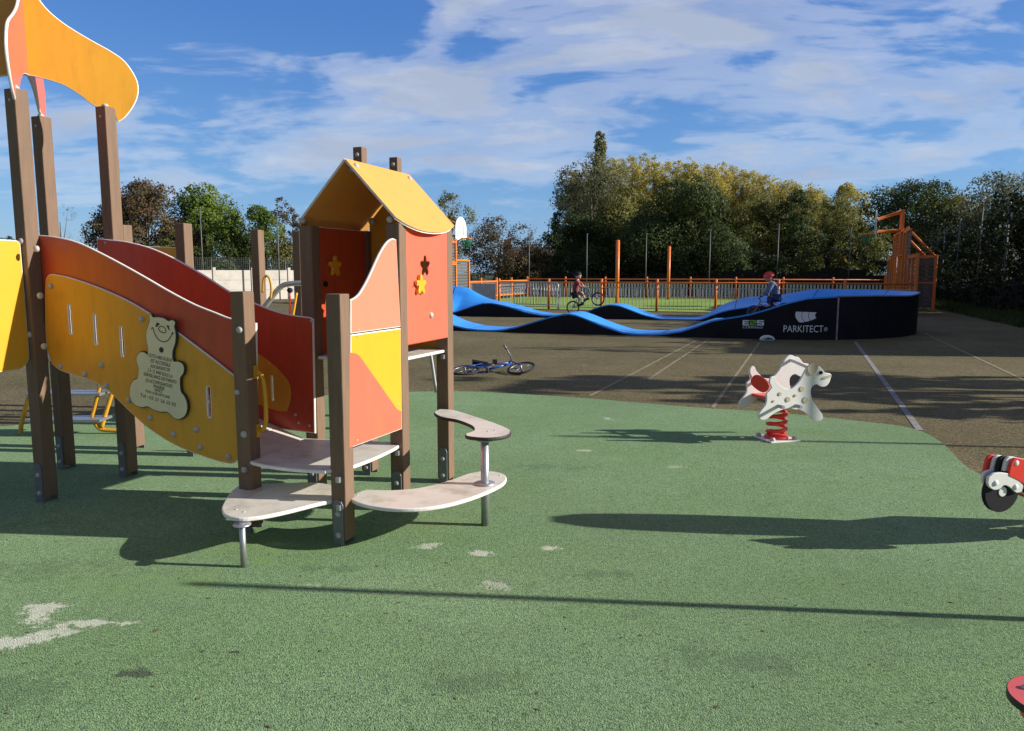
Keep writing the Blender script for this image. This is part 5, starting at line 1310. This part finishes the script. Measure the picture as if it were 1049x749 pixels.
# hedges
def hedge(label, a, c, h, dpt, m, leaf, dens, seed, core=.62):
    g = random.Random(seed); a, c = Vector(a), Vector(c); L_ = (c - a).length; d = (c - a).normalized(); s = Vector((-d.y, d.x, 0))
    root = empty('hedge', a); tag(root, label, 'hedge'); vs, fs = [], []
    leaf *= .8; area = L_ * (h * 2 + dpt); n = int(dens * 1.5 * area / leaf ** 2)
    for _ in range(n):
        t = g.random() * L_; hh = h * (.84 + .50 * noise.noise(Vector((t * .22, seed, 0))) + .22 * noise.noise(Vector((t * .9, seed, 3))))
        dd = dpt * (.8 + .5 * noise.noise(Vector((t * .5, seed, 7))))
        q = g.random()
        if q < .38: z = g.random() * hh; y = -dd / 2 + abs(g.gauss(0, .18))
        elif q < .70: z = g.random() * hh; y = dd / 2 - abs(g.gauss(0, .18))
        else: z = hh - abs(g.gauss(0, .25)); y = g.uniform(-.5, .5) * dd
        y += .35 * noise.noise(Vector((t * .8, z * .8, seed)))
        if z > hh * .8: y *= .8
        p = d * t + s * y + UP * max(.05, z)
        nn = rv(g); u = nn.orthogonal().normalized(); v = nn.cross(u); ls = leaf * g.uniform(.5, 1.1); k = len(vs)
        vs += [p - u * ls * .5, p + v * ls * .32, p + u * ls * .55, p - v * ls * .32]; fs.append((k, k + 1, k + 2, k + 3))
    me = bpy.data.meshes.new('foliage'); me.from_pydata([tuple(v) for v in vs], [], fs); me.update(); link('foliage', me, root, m)
    # dense twig core so that daylight does not fall through
    k = MB(); nseg = max(2, int(L_ / 1.2))
    for i in range(nseg):
        t = (i + .5) * L_ / nseg; hh = h * (.78 + .50 * noise.noise(Vector((t * .22, seed, 0)))) * core
        k.box(d * t + UP * hh / 2, (L_ / nseg, dpt * .3, hh), Matrix((d, s, UP)).transposed())
    link('twig_core', k.mesh('c'), root, M_twig)
    return root
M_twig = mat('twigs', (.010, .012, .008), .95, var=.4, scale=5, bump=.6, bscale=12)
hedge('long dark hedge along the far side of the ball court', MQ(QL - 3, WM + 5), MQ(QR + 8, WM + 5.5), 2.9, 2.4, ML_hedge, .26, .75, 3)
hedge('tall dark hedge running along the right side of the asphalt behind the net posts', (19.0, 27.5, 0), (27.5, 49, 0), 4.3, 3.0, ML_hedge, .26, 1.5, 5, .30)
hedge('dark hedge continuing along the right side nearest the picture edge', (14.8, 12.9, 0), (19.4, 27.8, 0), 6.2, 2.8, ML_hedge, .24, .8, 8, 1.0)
for i, (x, y, h_, w_, lb) in enumerate([(11.6, 7.3, 3.5, 1.7, 'low dark bush standing just outside the right picture edge beside the dark bushy trees'), (12.6, 8.6, 5.6, 2.3, 'dark bushy tree just outside the right picture edge, nearest the motorbike rider'), (13.6, 9.2, 6.2, 2.2, 'dark bushy tree just outside the right picture edge behind the nearest one'), (22.5, 30, 4.9, 5, 'tall dark tree in the right hedge close to the picture edge'), (25.5, 36, 5.4, 5.5, 'tall dark tree in the right hedge behind the net posts')]):
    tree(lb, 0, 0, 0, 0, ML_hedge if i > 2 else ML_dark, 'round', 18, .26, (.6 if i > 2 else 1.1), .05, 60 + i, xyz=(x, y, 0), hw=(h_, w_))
# grass tufts along the foot of the right hedge
g_ = random.Random(3); vs, fs = [], []
for _ in range(9000):
    t = g_.random(); x = 15.0 + 7.5 * t + g_.uniform(-2.4, .6); y = 17 + 22 * t
    p = Vector((x, y, 0)); hgt = g_.uniform(.06, .22); a = g_.uniform(0, 6.28); q = Vector((math.cos(a), math.sin(a), 0)) * .025; k = len(vs)
    vs += [p - q, p + q, p + UP * hgt + Vector((g_.uniform(-.06, .06), g_.uniform(-.06, .06), 0))]; fs.append((k, k + 1, k + 2))
me = bpy.data.meshes.new('grass'); me.from_pydata([tuple(v) for v in vs], [], fs); me.update()
tag(link('grass', me, None, ML_dark), 'rough grass growing along the foot of the right hedge', 'grass', kind='stuff')
# fallen leaves and grit on the rubber ground
vs, fs = [], []
for _ in range(150):
    p = G(g_.uniform(-20, 1060), g_.uniform(425, 760)); p.z = .014; s_ = g_.uniform(.005, .014); a = g_.uniform(0, 6.28); k = len(vs)
    u = Vector((math.cos(a), math.sin(a), g_.uniform(-.1, .3))) * s_; v = Vector((-math.sin(a), math.cos(a), g_.uniform(0, .4))) * s_ * .5
    vs += [p - u, p + v, p + u, p - v]; fs.append((k, k + 1, k + 2, k + 3))
me = bpy.data.meshes.new('leaf_litter'); me.from_pydata([tuple(v) for v in vs], [], fs); me.update()
tag(link('leaf_litter', me, None, mat('dry_leaf', (.10, .075, .04), .9, var=.5, scale=1.5)), 'small dry leaves and grit scattered over the green rubber ground', 'leaf litter', kind='stuff')
# far houses behind the hedge
for (px, Y, wdt, hh, lb) in ((546, 95, 7.5, 4.6, 'distant house roof with two chimneys above the hedge left of the conifer'),):
    p = at(px, 279, Y); p.z = 0; ho = empty('house', p); tag(ho, lb, 'house')
    k = MB(); k.box((0, 0, hh * .3), (wdt, 5, hh * .6)); k.build('wall', M_brick, ho)
    k = MB(); a = hh * .6; k.add([(-wdt / 2, -2.7, a), (wdt / 2, -2.7, a), (wdt / 2, 2.7, a), (-wdt / 2, 2.7, a), (-wdt / 2, 0, hh), (wdt / 2, 0, hh)], [(0, 1, 5, 4), (2, 3, 4, 5), (1, 2, 5), (3, 0, 4), (0, 3, 2, 1)]); rf = k.build('roof', M_tile, ho)
    for x in (-wdt / 2 + .6, wdt / 2 - .6): k = MB(); k.box((x, 0, hh + .3), (.9, .6, 1.3)); k.build('chimney', M_brick, rf)

# ------------------------------------------------------------------ sun, sky, camera
SUN_EL = R(22.8); SUN_AZ = Vector((1, -.10, 0)).normalized()
sd = SUN_AZ * math.cos(SUN_EL) + UP * math.sin(SUN_EL)
su = bpy.data.lights.new('sun', 'SUN'); su.energy = 5.0; su.angle = R(.53); su.color = (1, .95, .86)
so_ = bpy.data.objects.new('sun', su); COL.objects.link(so_); so_.rotation_euler = (-sd).to_track_quat('-Z', 'Y').to_euler()
w = bpy.data.worlds.new('World'); SC.world = w; w.use_nodes = True; nt = w.node_tree; N, L = nt.nodes, nt.links
bg = N['Background']; bg.inputs['Strength'].default_value = .08
sky = N.new('ShaderNodeTexSky'); sky.sky_type = 'NISHITA'; sky.sun_disc = False; sky.sun_elevation = SUN_EL; sky.sun_rotation = math.atan2(SUN_AZ.x, SUN_AZ.y)
sky.air_density = 1.0; sky.dust_density = .35; sky.ozone_density = 2.2; sky.altitude = 10
tc = N.new('ShaderNodeTexCoord'); sx = N.new('ShaderNodeSeparateXYZ'); L.new(tc.outputs['Generated'], sx.inputs[0])
def M2(op, a, c=None, d=None):
    x = N.new('ShaderNodeMath'); x.operation = op
    for i, q in enumerate((a, c, d)):
        if q is None: continue
        if isinstance(q, (int, float)): x.inputs[i].default_value = q
        else: L.new(q, x.inputs[i])
    return x.outputs[0]
def RMP(src, *st_):
    x = N.new('ShaderNodeValToRGB'); e = x.color_ramp.elements; x.color_ramp.interpolation = 'EASE'
    e[0].position, e[1].position = st_[0][0], st_[-1][0]; e[0].color = (st_[0][1],) * 3 + (1,); e[1].color = (st_[-1][1],) * 3 + (1,)
    for p_, v_ in st_[1:-1]: q = e.new(p_); q.color = (v_, v_, v_, 1)
    L.new(src, x.inputs[0]); return x.outputs[0]
# cloud bank by direction
el_ = sx.outputs[2]; hy = M2('MAXIMUM', M2('ABSOLUTE', sx.outputs[1]), .08); az_ = M2('DIVIDE', sx.outputs[0], hy); ez_ = M2('DIVIDE', sx.outputs[2], hy)
cv = N.new('ShaderNodeCombineXYZ'); L.new(az_, cv.inputs[0]); L.new(M2('MULTIPLY', ez_, 2.3), cv.inputs[1]); L.new(M2('MULTIPLY', sx.outputs[1], .4), cv.inputs[2])
def cn(scale, loc, rot, sc, det=9, rough=.58, dist=.35):
    mp = N.new('ShaderNodeMapping'); mp.inputs['Location'].default_value = loc; mp.inputs['Rotation'].default_value = (0, 0, rot); mp.inputs['Scale'].default_value = sc
    L.new(cv.outputs[0], mp.inputs['Vector']); n = N.new('ShaderNodeTexNoise'); n.inputs['Scale'].default_value = scale; n.inputs['Detail'].default_value = det; n.inputs['Roughness'].default_value = rough; n.inputs['Distortion'].default_value = dist
    L.new(mp.outputs[0], n.inputs['Vector']); return n.outputs['Fac']
n1 = cn(3.6, CLO1, R(-12), (1, 1.7, 1), 7, .52, .5); n2 = cn(8.5, (3.1, 7.7, 2), R(-22), (1, 2.0, 1), 7, .56, .5)
n3 = cn(5.0, (5.2, 1.1, 4), R(-10), (1, 1.7, 1), 7, .6, .4)
lowe = RMP(ez_, (.05, 0), (.16, 1))
ucut = M2('ADD', .205, M2('MULTIPLY', RMP(M2('ADD', az_, .5), (.30, 0), (.66, 1)), .5))
uppr = M2('SUBTRACT', 1.0, RMP(M2('ADD', M2('SUBTRACT', ez_, ucut), .5), (.47, 0), (.60, 1)))
rgt = M2('SUBTRACT', 1.0, M2('MULTIPLY', RMP(M2('ADD', az_, .2), (.5, 0), (.75, 1)), .38))
mask = M2('MULTIPLY', M2('MULTIPLY', M2('MULTIPLY', lowe, uppr), rgt), M2('MULTIPLY', RMP(sx.outputs[1], (.0, 0), (.35, 1)), M2('SUBTRACT', 1.0, RMP(ez_, (.5, 0), (.8, 1)))))
dens = M2('ADD', M2('ADD', M2('MULTIPLY', n1, .74), M2('MULTIPLY', n2, .26)), M2('MULTIPLY', M2('SUBTRACT', mask, .5), .23))
cov = RMP(dens, (.485, 0), (.575, .42), (.68, 1.0))
covs = M2('MULTIPLY', cov, .90)
shade = M2('SUBTRACT', 1.0, M2('MULTIPLY', RMP(M2('ADD', M2('MULTIPLY', dens, .8), M2('MULTIPLY', n3, .2)), (.52, 0), (.66, 1)), .85))
cc = N.new('ShaderNodeMixRGB'); cc.inputs[1].default_value = (3.5, 4.1, 5.4, 1); cc.inputs[2].default_value = (6.6, 7.0, 7.8, 1); L.new(shade, cc.inputs[0])
mxs = N.new('ShaderNodeMixRGB'); L.new(covs, mxs.inputs[0])
tint = N.new('ShaderNodeMixRGB'); tint.blend_type = 'MULTIPLY'; tint.inputs[0].default_value = 1; tint.inputs[2].default_value = SKYT; hs = N.new('ShaderNodeHueSaturation'); hs.inputs['Saturation'].default_value = 1.1; L.new(sky.outputs[0], hs.inputs['Color']); L.new(hs.outputs[0], tint.inputs[1])
air = N.new('ShaderNodeMixRGB'); air.inputs[1].default_value = (1.15, 3.4, 7.4, 1); air.inputs[2].default_value = (.40, 1.75, 6.2, 1); L.new(RMP(el_, (.0, 0), (.36, 1)), air.inputs[0])
blue = N.new('ShaderNodeMixRGB'); blue.inputs[0].default_value = .55; L.new(tint.outputs[0], blue.inputs[1]); L.new(air.outputs[0], blue.inputs[2])
fill_grey = N.new('ShaderNodeMixRGB'); fill_grey.inputs[2].default_value = (2.3, 2.25, 2.3, 1); L.new(blue.outputs[0], fill_grey.inputs[1])  # grey added to the unseen sky overhead and behind, to neutralise the fill light
L.new(M2('MULTIPLY', M2('MAXIMUM', RMP(ez_, (.46, 0), (.75, 1)), RMP(M2('MULTIPLY', sx.outputs[1], -1), (-.25, 0), (.15, 1))), .62), fill_grey.inputs[0])
L.new(fill_grey.outputs[0], mxs.inputs[1]); L.new(cc.outputs[0], mxs.inputs[2]); L.new(mxs.outputs[0], bg.inputs['Color'])

cam = bpy.data.cameras.new('camera'); cam.sensor_width = 36; cam.lens = 36 * F / 1049.0; cam.clip_end = 4000; cam.clip_start = .05
co = bpy.data.objects.new('camera', cam); COL.objects.link(co); co.location = CAM; co.rotation_euler = (PI / 2 - PITCH, 0, 0)
SC.camera = co
vs_ = SC.view_settings; vs_.view_transform = 'Standard'; vs_.look = 'None'; vs_.gamma = 1; vs_.exposure = EXPO; vs_.use_curve_mapping = False
